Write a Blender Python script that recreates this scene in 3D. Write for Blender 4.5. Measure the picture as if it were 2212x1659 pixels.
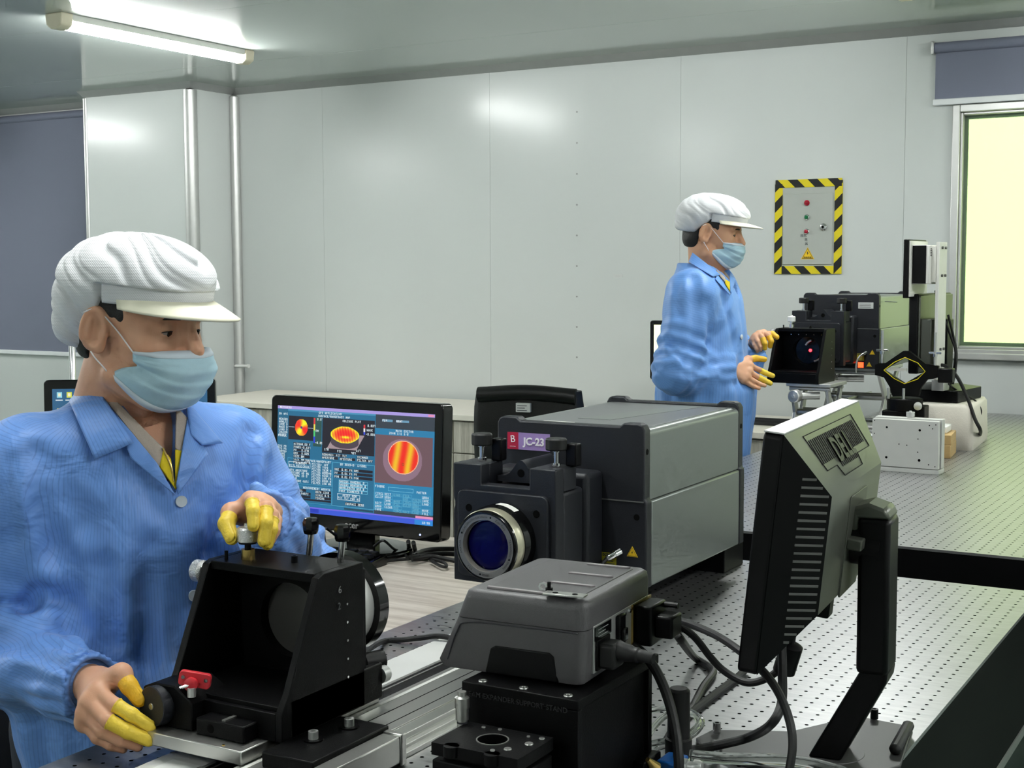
import bpy, bmesh, math, random
import numpy as np
from mathutils import Vector, Matrix
import openvdb as vdb
for _o in list(bpy.data.objects): bpy.data.objects.remove(_o)
SC = bpy.context.scene
COL = SC.collection
PI = math.pi
rnd = random.Random(7)

# ------------------------------------------------------------------ camera
F_PX, W_PX, H_PX = 2973.34, 2212.0, 1659.0
YAW, PITCH, ROLL, CAM_Z = math.radians(30.167), math.radians(4.7344), math.radians(0.1994), 1.5405
_f = np.array([-math.sin(YAW)*math.cos(PITCH), math.cos(YAW)*math.cos(PITCH), -math.sin(PITCH)])
_r0 = np.array([math.cos(YAW), math.sin(YAW), 0.0]); _d0 = np.cross(_f, _r0)
CR = _r0*math.cos(ROLL) + _d0*math.sin(ROLL); CD = -_r0*math.sin(ROLL) + _d0*math.cos(ROLL); CF = _f
CC = np.array([0, 0, CAM_Z])
cam_d = bpy.data.cameras.new('camera'); cam = bpy.data.objects.new('camera', cam_d); COL.objects.link(cam)
cam_d.sensor_width = 36.0; cam_d.lens = 36.0*F_PX/W_PX; cam_d.clip_start = 0.05; cam_d.clip_end = 60
cam.matrix_world = Matrix(((CR[0], -CD[0], -CF[0], 0), (CR[1], -CD[1], -CF[1], 0), (CR[2], -CD[2], -CF[2], CAM_Z), (0, 0, 0, 1)))
SC.camera = cam
def P(x, y, depth):
    """a point measured in the photograph, at a distance (metres along the view axis)"""
    return CC + (CF + CR*(x-W_PX/2)/F_PX + CD*(y-H_PX/2)/F_PX)*depth
def onz(x, y, z):
    v = CF + CR*(x-W_PX/2)/F_PX + CD*(y-H_PX/2)/F_PX
    return CC + v*((z-CAM_Z)/v[2])
def ony(x, y, Y):
    v = CF + CR*(x-W_PX/2)/F_PX + CD*(y-H_PX/2)/F_PX
    return CC + v*(Y/v[1])

# ------------------------------------------------------------------ world, exposure
w = bpy.data.worlds.new('world'); SC.world = w; w.use_nodes = True
w.node_tree.nodes['Background'].inputs[0].default_value = (0.6, 0.65, 0.7, 1)
w.node_tree.nodes['Background'].inputs[1].default_value = 0.15
SC.view_settings.view_transform = 'Standard'; SC.view_settings.look = 'None'
SC.view_settings.gamma = 1.0; SC.view_settings.use_curve_mapping = False
SC.view_settings.exposure = 0.0
TUBE_POWER = 160.0
WINDOW_POWER = 1.38   # emission of the lit room behind the frosted pane
SCREEN_POWER = 0.9
cy = SC.cycles; cy.max_bounces = 5; cy.diffuse_bounces = 3; cy.glossy_bounces = 2; cy.transmission_bounces = 5; cy.caustics_reflective = False; cy.caustics_refractive = False
cy.use_adaptive_sampling = True; cy.adaptive_threshold = .1; cy.adaptive_min_samples = 12

# ------------------------------------------------------------------ materials
def lin(c):
    return tuple((x/12.92 if x <= .04045 else ((x+.055)/1.055)**2.4) for x in c)
def rgb(r, g, b): return lin((r/255, g/255, b/255))
MATS = {}
def mat(name, col, rough=.5, metal=0., var=0., vscale=30., bump=0., bscale=200., coat=0., emit=None, estr=0., sheen=0., spec=.5, sss=0., trans=0., alpha=1., ior=1.45, stretch=None):
    m = bpy.data.materials.new(name); m.use_nodes = True
    nt = m.node_tree; N = nt.nodes; L = nt.links
    b = N['Principled BSDF']
    b.inputs['Base Color'].default_value = (*col, 1); b.inputs['Roughness'].default_value = rough
    b.inputs['Metallic'].default_value = metal; b.inputs['Coat Weight'].default_value = coat
    b.inputs['Sheen Weight'].default_value = sheen; b.inputs['Specular IOR Level'].default_value = spec
    b.inputs['Transmission Weight'].default_value = trans; b.inputs['IOR'].default_value = ior
    if alpha < 1: b.inputs['Alpha'].default_value = alpha
    if sss: 
        b.inputs['Subsurface Weight'].default_value = sss; b.inputs['Subsurface Radius'].default_value = (.01, .004, .002)
        b.inputs['Subsurface Scale'].default_value = 1.0
    if emit is not None:
        b.inputs['Emission Color'].default_value = (*emit, 1); b.inputs['Emission Strength'].default_value = estr
    tc = N.new('ShaderNodeTexCoord')
    src = tc.outputs['Object']
    if stretch:
        mp = N.new('ShaderNodeMapping'); mp.inputs['Scale'].default_value = stretch
        L.new(src, mp.inputs[0]); src = mp.outputs[0]
    nz = N.new('ShaderNodeTexNoise'); nz.inputs['Scale'].default_value = vscale; nz.inputs['Detail'].default_value = 2 if var > .03 else 0
    L.new(src, nz.inputs['Vector'])
    mx = N.new('ShaderNodeMix'); mx.data_type = 'RGBA'
    v = max(var, 0.02)
    mx.inputs[6].default_value = (*[c*(1-v) for c in col], 1); mx.inputs[7].default_value = (*[min(1, c*(1+v)) for c in col], 1)
    L.new(nz.outputs[0], mx.inputs[0]); L.new(mx.outputs[2], b.inputs['Base Color'])
    if bump:
        n2 = N.new('ShaderNodeTexNoise'); n2.inputs['Scale'].default_value = bscale; n2.inputs['Detail'].default_value = 1
        L.new(src, n2.inputs['Vector'])
        bp = N.new('ShaderNodeBump'); bp.inputs['Strength'].default_value = bump; bp.inputs['Distance'].default_value = .002
        L.new(n2.outputs[0], bp.inputs['Height']); L.new(bp.outputs[0], b.inputs['Normal'])
    MATS[name] = m
    return m
mat('wall_white', rgb(206, 210, 208), .2, var=.015, vscale=1.5, spec=.3)
mat('ceiling_white', rgb(186, 194, 190), .11, var=.02, vscale=1.2, spec=.55)
mat('floor_green', rgb(120, 138, 128), .35, var=.06, vscale=4)
mat('yellow_line', rgb(225, 215, 70), .5)
mat('cove_grey', rgb(150, 152, 150), .38, .35, var=.03)
mat('aluminium', rgb(190, 190, 186), .34, .95, var=.05, vscale=12, bump=.05, bscale=300)
mat('aluminium_satin', rgb(205, 205, 203), .42, .75, var=.03)
mat('aluminium_painted', rgb(222, 222, 218), .45, .25, var=.03)
mat('chrome', rgb(215, 215, 215), .14, 1.)
mat('knurled', rgb(205, 205, 206), .3, 1., var=.1, vscale=900, bump=.5, bscale=900)
mat('brass', rgb(190, 160, 95), .25, 1.)
mat('black_anodised', rgb(5, 5, 6), .45, 0, var=.2, vscale=40, bump=.12, bscale=600, spec=.16)
mat('black_smooth', rgb(5, 5, 6), .38, var=.1, spec=.2)
mat('black_gloss', rgb(9, 9, 10), .12, var=.1)
mat('black_rubber', rgb(13, 13, 14), .55, var=.15)
mat('black_fabric', rgb(10, 10, 11), .8, var=.3, vscale=300, bump=.3, bscale=900)
mat('black_leather', rgb(11, 11, 12), .38, var=.2, bump=.25, bscale=250)
mat('charcoal', rgb(27, 29, 35), .5, .1, var=.08, vscale=200, bump=.15, bscale=900)
mat('charcoal_plastic', rgb(84, 82, 84), .42, var=.04, vscale=250, bump=.18, bscale=1200)
mat('rib_highlight', rgb(150, 144, 146), .35)  # lighter grey paints in the highlights on the lid rib edges
mat('silver_paint', rgb(134, 139, 136), .36, .55, var=.03, vscale=400)
mat('silver_top', rgb(120, 122, 124), .32, .5, var=.03, vscale=400)
mat('dell_silver', rgb(88, 90, 82), .36, .45, var=.03, vscale=300)
mat('foot_grey', rgb(62, 62, 62), .45, .3, var=.05)
mat('off_white', rgb(225, 224, 218), .5, var=.03)
mat('white_plastic', rgb(235, 235, 232), .4)
mat('cream_desk', rgb(226, 220, 208), .45, var=.03)
mat('label_paper', rgb(205, 207, 205), .5)
mat('ink', rgb(45, 45, 50), .6)
mat('ink_faint', rgb(90, 92, 95), .6)
mat('blind_grey', rgb(122, 126, 144), .85, var=.05, vscale=400, bump=.2, bscale=700)
mat('blind_rail', rgb(232, 234, 236), .4)
mat('tape_yellow', rgb(225, 205, 25), .5, var=.06, vscale=20)
mat('tape_black', rgb(18, 18, 18), .5)
mat('box_grey', rgb(176, 180, 174), .4, var=.02)
mat('red_button', rgb(165, 20, 45), .25)
mat('green_button', rgb(25, 120, 70), .3)
mat('red_plastic', rgb(205, 45, 55), .4)
mat('label_red', rgb(178, 22, 60), .45)
mat('label_purple', rgb(158, 132, 190), .45)
mat('white_ink', rgb(240, 236, 240), .5)
mat('grey_ink', rgb(150, 150, 150), .5)
mat('lens_ring', rgb(150, 146, 138), .4, .5, var=.05, vscale=60)
mat('lens_rim', rgb(205, 200, 175), .3, .7, var=.1, vscale=50)
mat('lens_glass', rgb(10, 6, 78), .12, 0, spec=.35)
mat('mirror_grey', rgb(78, 77, 75), .35, .3, var=.1, vscale=25)
mat('foam', rgb(228, 222, 210), .8, var=.05, vscale=60, bump=.3, bscale=220)
mat('foam_white', rgb(240, 240, 236), .7)
mat('plywood', rgb(205, 172, 120), .55, var=.12, vscale=60, stretch=(1, 1, 12))
mat('tape_roll', rgb(222, 205, 110), .4)
mat('blue_plastic', rgb(20, 95, 175), .35)
mat('clear_tube', rgb(235, 240, 236), .08, trans=.92, ior=1.35)
mat('skin', rgb(212, 160, 130), .48, var=.06, vscale=45, bump=.08, bscale=500, sss=.12)
mat('skin_far', rgb(210, 158, 124), .5, var=.05, vscale=45, sss=.1)
mat('hair', rgb(14, 12, 12), .5, var=.3, vscale=300, bump=.6, bscale=700)
mat('eye_white', rgb(168, 154, 146), .2)  # sclera colour darkened to imitate shade on the eye
mat('iris', rgb(22, 14, 11), .12)
mat('cap_white', rgb(218, 219, 222), .75, var=.02, vscale=80)
mat('brim_cream', rgb(232, 228, 206), .6, var=.02)
mat('mask_blue', rgb(176, 208, 222), .75, var=.03, vscale=120, bump=.12, bscale=900)
mat('mask_edge', rgb(205, 216, 226), .75)
mat('strap_white', rgb(232, 228, 230), .7)
mat('cot_yellow', rgb(232, 200, 66), .5, var=.08, vscale=90, bump=.3, bscale=260)
mat('cot_deep', rgb(226, 176, 40), .5, var=.08, vscale=90, bump=.3, bscale=260)
mat('shirt_beige', rgb(176, 164, 154), .9, var=.06, vscale=300, bump=.3, bscale=900)
mat('shirt_yellow', rgb(222, 196, 30), .8, var=.05, bump=.2, bscale=500)
mat('trousers', rgb(40, 44, 56), .8, var=.1, bump=.2, bscale=500)
mat('button_pearl', rgb(205, 214, 222), .25)
mat('warn_yellow', rgb(238, 196, 30), .5)
mat('caution_yellow', rgb(190, 180, 50), .5)
mat('hole_dark', rgb(5, 5, 5), .8, spec=.1)
mat('engrave', rgb(44, 44, 46), .6)
mat('vent_dark', rgb(8, 8, 8), .8)
mat('vent_grey', rgb(96, 96, 94), .5)
mat('table_side', rgb(8, 12, 9), .6, var=.1, spec=.1)
mat('red_led', rgb(255, 60, 40), .3, emit=(1, .04, .01), estr=6)
mat('laser_spot', rgb(255, 40, 40), .3, emit=(1, .02, .03), estr=9)
mat('blue_led', rgb(120, 140, 255), .3, emit=(.25, .35, 1), estr=5)
mat('tube_glow', (1, 1, 1), .3, emit=(.97, 1.0, .98), estr=TUBE_POWER)
mat('lamp_body', rgb(225, 226, 220), .4)
mat('lamp_cap', rgb(222, 214, 190), .4)
mat('window_glow', (.05, .06, .04), .4, emit=(.78, 1.0, .45), estr=WINDOW_POWER)
mat('pane_edge', rgb(150, 175, 140), .1, trans=.6, ior=1.45)
mat('screen_pale', rgb(240, 245, 190), .3, emit=(.95, 1., .62), estr=1.0)

for n_ in ('red_led', 'laser_spot', 'blue_led', 'screen_pale'): MATS[n_].cycles.emission_sampling = 'NONE'
def node_mat(name):
    m = bpy.data.materials.new(name); m.use_nodes = True; MATS[name] = m
    return m, m.node_tree.nodes, m.node_tree.links, m.node_tree.nodes['Principled BSDF']
# brushed steel breadboard
m, N, L, b = node_mat('table_steel')
tc = N.new('ShaderNodeTexCoord'); mp = N.new('ShaderNodeMapping'); mp.inputs['Scale'].default_value = (4, 22, 4)
L.new(tc.outputs['Object'], mp.inputs[0])
nz = N.new('ShaderNodeTexNoise'); nz.inputs['Scale'].default_value = 6; nz.inputs['Detail'].default_value = 3; L.new(mp.outputs[0], nz.inputs[0])
cr = N.new('ShaderNodeValToRGB'); cr.color_ramp.elements[0].position = .25; cr.color_ramp.elements[1].position = .8
cr.color_ramp.elements[0].color = (.36, .36, .37, 1); cr.color_ramp.elements[1].color = (.50, .50, .50, 1)
L.new(nz.outputs[0], cr.inputs[0]); L.new(cr.outputs[0], b.inputs['Base Color'])
mr = N.new('ShaderNodeMapRange'); mr.inputs['To Min'].default_value = .30; mr.inputs['To Max'].default_value = .42
L.new(nz.outputs[0], mr.inputs[0]); L.new(mr.outputs[0], b.inputs['Roughness']); b.inputs['Metallic'].default_value = .9
# pale wood grain
def wood(name, c1, c2, scale):
    m, N, L, b = node_mat(name)
    tc = N.new('ShaderNodeTexCoord'); mp = N.new('ShaderNodeMapping'); mp.inputs['Scale'].default_value = scale
    L.new(tc.outputs['Object'], mp.inputs[0])
    nz = N.new('ShaderNodeTexNoise'); nz.inputs['Scale'].default_value = 3; nz.inputs['Detail'].default_value = 4; nz.inputs['Roughness'].default_value = .7
    L.new(mp.outputs[0], nz.inputs[0])
    cr = N.new('ShaderNodeValToRGB'); cr.color_ramp.elements[0].position = .38; cr.color_ramp.elements[1].position = .6
    cr.color_ramp.elements[0].color = (*c1, 1); cr.color_ramp.elements[1].color = (*c2, 1)
    L.new(nz.outputs[0], cr.inputs[0]); L.new(cr.outputs[0], b.inputs['Base Color']); b.inputs['Roughness'].default_value = .45
wood('wood_pale', rgb(180, 168, 156), rgb(212, 203, 192), (1.2, 14, 8))
wood('wood_front', rgb(166, 160, 148), rgb(200, 196, 184), (14, 8, 1.0))
# striped antistatic cloth: a float attribute "st" (metres across the stripes)
def cloth(name, c, stripe, pitch, dark, wrinkle=.42):
    m, N, L, b = node_mat(name)
    at = N.new('ShaderNodeAttribute'); at.attribute_name = 'st'
    dv = N.new('ShaderNodeMath'); dv.operation = 'DIVIDE'; dv.inputs[1].default_value = pitch; L.new(at.outputs['Fac'], dv.inputs[0])
    fr = N.new('ShaderNodeMath'); fr.operation = 'FRACT'; L.new(dv.outputs[0], fr.inputs[0])
    lt = N.new('ShaderNodeMath'); lt.operation = 'LESS_THAN'; lt.inputs[1].default_value = stripe; L.new(fr.outputs[0], lt.inputs[0])
    ml = N.new('ShaderNodeMath'); ml.operation = 'MULTIPLY'; ml.inputs[1].default_value = .38; L.new(lt.outputs[0], ml.inputs[0])
    tc = N.new('ShaderNodeTexCoord'); nz = N.new('ShaderNodeTexNoise'); nz.inputs['Scale'].default_value = 14; nz.inputs['Detail'].default_value = 1
    L.new(tc.outputs['Object'], nz.inputs[0])
    m1 = N.new('ShaderNodeMix'); m1.data_type = 'RGBA'; m1.inputs[6].default_value = (*[x*.93 for x in c], 1); m1.inputs[7].default_value = (*[min(1, x*1.07) for x in c], 1)
    L.new(nz.outputs[0], m1.inputs[0])
    mx = N.new('ShaderNodeMix'); mx.data_type = 'RGBA'; mx.inputs[7].default_value = (*dark, 1)
    L.new(ml.outputs[0], mx.inputs[0]); L.new(m1.outputs[2], mx.inputs[6]); L.new(mx.outputs[2], b.inputs['Base Color'])
    n2 = N.new('ShaderNodeTexNoise'); n2.inputs['Scale'].default_value = 13; n2.inputs['Detail'].default_value = 3; n2.inputs['Distortion'].default_value = 1.2; L.new(tc.outputs['Object'], n2.inputs[0])
    bp = N.new('ShaderNodeBump'); bp.inputs['Strength'].default_value = wrinkle; bp.inputs['Distance'].default_value = .02
    L.new(n2.outputs[0], bp.inputs['Height']); L.new(bp.outputs[0], b.inputs['Normal'])
    b.inputs['Roughness'].default_value = .5; b.inputs['Sheen Weight'].default_value = .15
cloth('coat_blue', rgb(104, 150, 222), .2, .0046, rgb(66, 104, 176))
cloth('coat_far', rgb(104, 154, 222), .25, .008, rgb(82, 124, 196), .22)
# vertex coloured light-emitting screen
m, N, L, b = node_mat('screen_pixels')
at = N.new('ShaderNodeAttribute'); at.attribute_name = 'px'
L.new(at.outputs['Color'], b.inputs['Emission Color']); b.inputs['Emission Strength'].default_value = SCREEN_POWER
b.inputs['Base Color'].default_value = (.01, .01, .012, 1); b.inputs['Roughness'].default_value = .35
m.cycles.emission_sampling = 'NONE'

# knitted mesh relief on the caps
m = MATS['cap_white']; N = m.node_tree.nodes; L = m.node_tree.links; tc = N.new('ShaderNodeTexCoord')
hs = []
for d_ in ('DIAGONAL', 'Z'):
    wv = N.new('ShaderNodeTexWave'); wv.wave_type = 'BANDS'; wv.bands_direction = d_; wv.inputs['Scale'].default_value = 150; wv.inputs['Distortion'].default_value = .6; L.new(tc.outputs['Object'], wv.inputs[0]); hs.append(wv)
ad = N.new('ShaderNodeMath'); ad.operation = 'ADD'; L.new(hs[0].outputs['Fac'], ad.inputs[0]); L.new(hs[1].outputs['Fac'], ad.inputs[1])
bp = N.new('ShaderNodeBump'); bp.inputs['Strength'].default_value = .35; bp.inputs['Distance'].default_value = .001; L.new(ad.outputs[0], bp.inputs['Height']); L.new(bp.outputs[0], N['Principled BSDF'].inputs['Normal'])

# ------------------------------------------------------------------ mesh helpers
def tag(o, label=None, cat=None, group=None, kind=None):
    if label: o['label'] = label
    if cat: o['category'] = cat
    if group: o['group'] = group
    if kind: o['kind'] = kind
    return o
def thing(name, label, cat, loc=(0, 0, 0), rz=0., group=None):
    o = bpy.data.objects.new(name, None); COL.objects.link(o); o.empty_display_size = .02
    o.location = loc; o.rotation_euler = (0, 0, rz)
    return tag(o, label, cat, group)
def link(name, me, mats, parent=None, loc=None):
    for mm in (mats if isinstance(mats, (list, tuple)) else [mats]): me.materials.append(MATS[mm])
    o = bpy.data.objects.new(name, me); COL.objects.link(o)
    if parent is not None: o.parent = parent
    if loc is not None: o.location = loc
    return o
class MB:
    """collects shapes; build() makes ONE mesh object"""
    def __init__(s): s.v = []; s.f = []; s.m = []; s.mi = 0
    def add(s, vs, fs):
        o = len(s.v); s.v += [tuple(map(float, q)) for q in vs]; s.f += [tuple(i+o for i in f) for f in fs]; s.m += [s.mi]*len(fs); return s
    def box(s, x0, x1, y0, y1, z0, z1, M=None):
        vs = [(x, y, z) for z in (z0, z1) for y in (y0, y1) for x in (x0, x1)]
        if M is not None: vs = [M @ Vector(q) for q in vs]
        return s.add(vs, [(0, 2, 3, 1), (4, 5, 7, 6), (0, 1, 5, 4), (2, 6, 7, 3), (0, 4, 6, 2), (1, 3, 7, 5)])
    def prism(s, poly, axis, a, b):
        """poly: 2-D points in the two remaining axes (x,y,z order), extruded along axis from a to b"""
        n = len(poly)
        def pt(p, t):
            return {'x': (t, p[0], p[1]), 'y': (p[0], t, p[1]), 'z': (p[0], p[1], t)}[axis]
        vs = [pt(p, a) for p in poly]+[pt(p, b) for p in poly]
        return s.add(vs, [tuple(range(n))[::-1], tuple(range(n, 2*n))]+[(i, (i+1) % n, n+(i+1) % n, n+i) for i in range(n)])
    def rings(s, rings, cap=True, closed=True):
        n = len(rings[0]); vs = [q for r in rings for q in r]; fs = []
        for k in range(len(rings)-1):
            for i in range(n if closed else n-1):
                j = (i+1) % n
                fs.append((k*n+i, k*n+j, (k+1)*n+j, (k+1)*n+i))
        if cap and closed: fs += [tuple(range(n))[::-1], tuple(range((len(rings)-1)*n, len(rings)*n))]
        return s.add(vs, fs)
    def lathe(s, prof, p0, d, n=24, cap=True):
        """prof: (distance along d, radius) pairs"""
        p0 = np.array(p0, float); d = np.array(d, float); d = d/np.linalg.norm(d)
        a = np.cross(d, (0, 0, 1) if abs(d[2]) < .9 else (1, 0, 0)); a /= np.linalg.norm(a); c = np.cross(d, a)
        R = [[p0+d*t+(a*math.cos(2*PI*i/n)+c*math.sin(2*PI*i/n))*max(r, 1e-5) for i in range(n)] for t, r in prof]
        return s.rings(R, cap)
    def cyl(s, p0, p1, r, r1=None, n=20):
        p0 = np.array(p0, float); p1 = np.array(p1, float); l = np.linalg.norm(p1-p0)
        return s.lathe([(0, r), (l, r if r1 is None else r1)], p0, p1-p0, n)
    def tube(s, pts, r, n=10, res=8):
        pts = spline(pts, res); R = []
        up = np.array((.13, .21, .97))
        for k, q in enumerate(pts):
            t = pts[min(k+1, len(pts)-1)]-pts[max(k-1, 0)]; t = t/(np.linalg.norm(t)+1e-9)
            a = up - t*np.dot(up, t); a /= np.linalg.norm(a)+1e-9; up = a; c = np.cross(t, a)
            rr = r(k/(len(pts)-1)) if callable(r) else r
            R.append([q+(a*math.cos(2*PI*i/n)+c*math.sin(2*PI*i/n))*rr for i in range(n)])
        return s.rings(R)
    def build(s, name, mats, parent=None, bevel=0., seg=2, smooth=True, ang=35, loc=None, M=None):
        me = bpy.data.meshes.new(name)
        vs = s.v if M is None else [tuple(M @ Vector(q)) for q in s.v]
        me.from_pydata(vs, [], s.f); me.update()
        if any(s.m): me.polygons.foreach_set('material_index', s.m)
        bm = bmesh.new(); bm.from_mesh(me); bmesh.ops.recalc_face_normals(bm, faces=bm.faces); bm.to_mesh(me); bm.free()
        if smooth:
            me.polygons.foreach_set('use_smooth', [True]*len(me.polygons)); me.set_sharp_from_angle(angle=math.radians(ang))
        o = link(name, me, mats, parent, loc)
        if bevel:
            md = o.modifiers.new('bevel', 'BEVEL'); md.width = bevel; md.segments = seg; md.limit_method = 'ANGLE'; md.angle_limit = math.radians(40)
            md.harden_normals = False
        return o
def spline(pts, res=8):
    pts = [np.array(q, float) for q in pts]
    if len(pts) < 3: return [pts[0]*(1-t)+pts[-1]*t for t in np.linspace(0, 1, res+1)]
    e = [2*pts[0]-pts[1]]+pts+[2*pts[-1]-pts[-2]]; out = []
    for i in range(1, len(e)-2):
        p0, p1, p2, p3 = e[i-1:i+3]
        for t in np.linspace(0, 1, res, endpoint=False):
            out.append(.5*((2*p1)+(-p0+p2)*t+(2*p0-5*p1+4*p2-p3)*t*t+(-p0+3*p1-3*p2+p3)*t**3))
    return out+[pts[-1]]
def box(name, m, parent, x0, x1, y0, y1, z0, z1, bevel=0., seg=2):
    return MB().box(x0, x1, y0, y1, z0, z1).build(name, m, parent, bevel, seg)
def rrect(x0, x1, y0, y1, r, n=5):
    out = []
    for cx, cy, a in ((x1-r, y1-r, 0), (x0+r, y1-r, 90), (x0+r, y0+r, 180), (x1-r, y0+r, 270)):
        for k in range(n+1):
            t = math.radians(a+90*k/n); out.append((cx+r*math.cos(t), cy+r*math.sin(t)))
    return out
def text(name, body, m, parent, size, origin, ux, uz, depth=.0004, align='CENTER', bold=0.):
    """flat lettering: ux = reading direction, uz = up of the letters"""
    cu = bpy.data.curves.new(name, 'FONT'); cu.body = body; cu.size = size; cu.align_x = align; cu.align_y = 'CENTER'
    cu.extrude = depth; cu.resolution_u = 3; cu.offset = bold
    ob = bpy.data.objects.new(name, cu); COL.objects.link(ob)
    me = bpy.data.meshes.new_from_object(ob); COL.objects.unlink(ob); bpy.data.objects.remove(ob)
    ux = Vector(ux).normalized(); uz = Vector(uz).normalized(); un = ux.cross(uz)
    M = Matrix(((ux.x, uz.x, un.x, origin[0]), (ux.y, uz.y, un.y, origin[1]), (ux.z, uz.z, un.z, origin[2]), (0, 0, 0, 1)))
    me.transform(M); me.materials.clear()
    return link(name, me, m, parent)
def copy_tree(o, parent=None):
    c = o.copy(); COL.objects.link(c); c.parent = parent
    for ch in o.children: copy_tree(ch, c)
    return c
def struct(o): o['kind'] = 'structure'; return o
# ================================================================== the room
WY, CZL = 6.45, 2.635
XL, XR, YB = -9.2, 2.2, -2.6
struct(box('floor', 'floor_green', None, XL, XR, YB, WY+.02, -.05, 0))
box('floor_line', 'yellow_line', bpy.data.objects['floor'], -2.2, -2.12, 3.2, 5.3, 0, .0012)
# ceiling: joined metal panels with fine grooves
ceil_o = struct(box('ceiling', 'cove_grey', None, XL, XR, YB, WY+.1, CZL+.004, CZL+.08))
yk = YB
while yk < WY:
    y1 = min(yk+1.18, WY)
    box('ceiling_panel', 'ceiling_white', ceil_o, XL, XR, yk+.0012, y1-.0012, CZL, CZL+.0035); yk = y1
# far wall: sandwich panels between the seams seen in the photograph; the window opening is cut out of the last ones
WX0, WX1, WZ0, WZ1 = -1.425, .35, 1.155, 2.262
seams = [XL, -7.9, -6.75, -5.6867, -5.017, -3.8825, -2.7685, -1.652]
wf = struct(MB().box(XL, WX0, WY+.03, WY+.08, 0, CZL).box(WX1, XR, WY+.03, WY+.08, 0, CZL).box(WX0, WX1, WY+.03, WY+.08, 0, WZ0).box(WX0, WX1, WY+.03, WY+.08, WZ1, CZL).build('wall_far', 'wall_white'))
for a, c in zip(seams[:-1], seams[1:]): box('wall_panel', 'wall_white', wf, a+.0006, c-.0006, WY, WY+.03, 0, CZL)
box('wall_panel', 'wall_white', wf, seams[-1]+.0006, WX0, WY, WY+.03, 0, CZL)
box('wall_panel', 'wall_white', wf, WX1, XR, WY, WY+.03, 0, CZL)
box('wall_panel', 'wall_white', wf, WX0, WX1, WY, WY+.03, 0, WZ0)
box('wall_panel', 'wall_white', wf, WX0, WX1, WY, WY+.03, WZ1, CZL)
for k in range(9):
    MB().cyl((-3.352, WY-.0015, 2.36-.16*k), (-3.352, WY+.001, 2.36-.16*k), .005, n=8).build('rivet', 'cove_grey', wf)
struct(box('wall_left', 'wall_white', None, XL-.06, XL, YB, WY, 0, CZL))
struct(box('wall_right', 'wall_white', None, XR, XR+.06, YB, WY, 0, CZL))
struct(box('wall_back', 'wall_white', None, XL, XR, YB-.06, YB, 0, CZL))
# boxed-out pillar
PX0, PX1, PY = -6.545, -5.6867, 6.0724
pil = struct(box('wall_pillar', 'wall_white', None, PX0, PX1-.03, PY, WY, 0, CZL))
box('side_panel', 'wall_white', pil, PX1-.03, PX1, PY+.03, WY, 0, CZL)
# cove trims
def cove(name, poly):
    o = MB(); q = .036
    prof = [(0, 0), (q, 0), (q*.72, -q*.32), (q*.42, -q*.7), (q*.25, -q), (0, -q)]
    n = len(poly); R = []
    for k, p in enumerate(poly):
        p = np.array(p, float)
        d0 = p-np.array(poly[k-1], float) if k > 0 else np.array(poly[k+1], float)-p
        d1 = np.array(poly[k+1], float)-p if k < n-1 else d0
        d0 /= np.linalg.norm(d0); d1 /= np.linalg.norm(d1)
        n0 = np.array((d0[1], -d0[0])); n1 = np.array((d1[1], -d1[0])); m = n0+n1; m = m/(np.dot(m, n0))
        R.append([(p[0]+m[0]*u, p[1]+m[1]*u, CZL+vv) for u, vv in prof])
    return struct(o.rings(R).build(name, 'cove_grey', ang=60))
cove('trim_1', [(XL, WY), (PX0, WY), (PX0, PY), (PX1, PY), (PX1, WY), (XR, WY)])
struct(MB().lathe([(0, .038), (.004, .04), (CZL-.045, .04)], (PX1-.012, PY+.012, 0), (0, 0, 1), 32).build('trim_2', 'aluminium_satin'))
struct(MB().lathe([(0, .03), (CZL-.05, .03), (CZL-.035, .004)], (PX1+.018, WY-.018, 0), (0, 0, 1), 28).build('trim_3', 'aluminium_satin'))
struct(MB().lathe([(0, .016), (CZL-.04, .016)], (PX0-.004, PY+.006, 0), (0, 0, 1), 20).build('trim_4', 'aluminium_satin'))
t = thing('cable_clip', 'small white peg clipped to the metal corner pipe left of the wall', 'clip', (PX1+.018, WY-.05, .962))
MB().cyl((0, .0, 0), (.1, -.004, .003), .009, n=12).build('peg', 'white_plastic', t); MB().lathe([(0, .012), (.012, .012)], (.095, -.004, .003), (1, 0, 0), 12).build('end_cap', 'white_plastic', t)
MB().lathe([(-.006, .034), (.006, .034)], (0, .032, 0), (0, 0, 1), 20).build('clip_band', 'white_plastic', t)

# window on the right with its lit frosted pane
wn = thing('window_1', 'bright yellow-green lit window in a brushed metal frame at the right edge', 'window', (WX0, WY, WZ0)); wn['kind'] = 'structure'; del wn['category']
ww, wh = WX1-WX0, WZ1-WZ0
def frame_ring(o, a, b, y0, y1):
    # ring between inset a and inset b of the opening
    o.box(a, b, y0, y1, a, wh-a).box(ww-b, ww-a, y0, y1, a, wh-a).box(b, ww-b, y0, y1, a, b).box(b, ww-b, y0, y1, wh-b, wh-a); return o
frame_ring(MB(), -.012, .022, -.022, .03).build('outer_frame', 'aluminium_satin', wn, .004)
frame_ring(MB(), .022, .034, -.006, .03).build('inner_frame', 'aluminium_satin', wn, .003)
frame_ring(MB(), .034, .052, .03, .034).build('pane_margin', 'pane_edge', wn)
box('window_sill', 'aluminium_satin', wn, -.012, ww+.012, -.034, 0, -.026, .004, .004)
box('pane', 'window_glow', wn, .05, ww-.05, .03, .034, .05, wh-.05)
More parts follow.
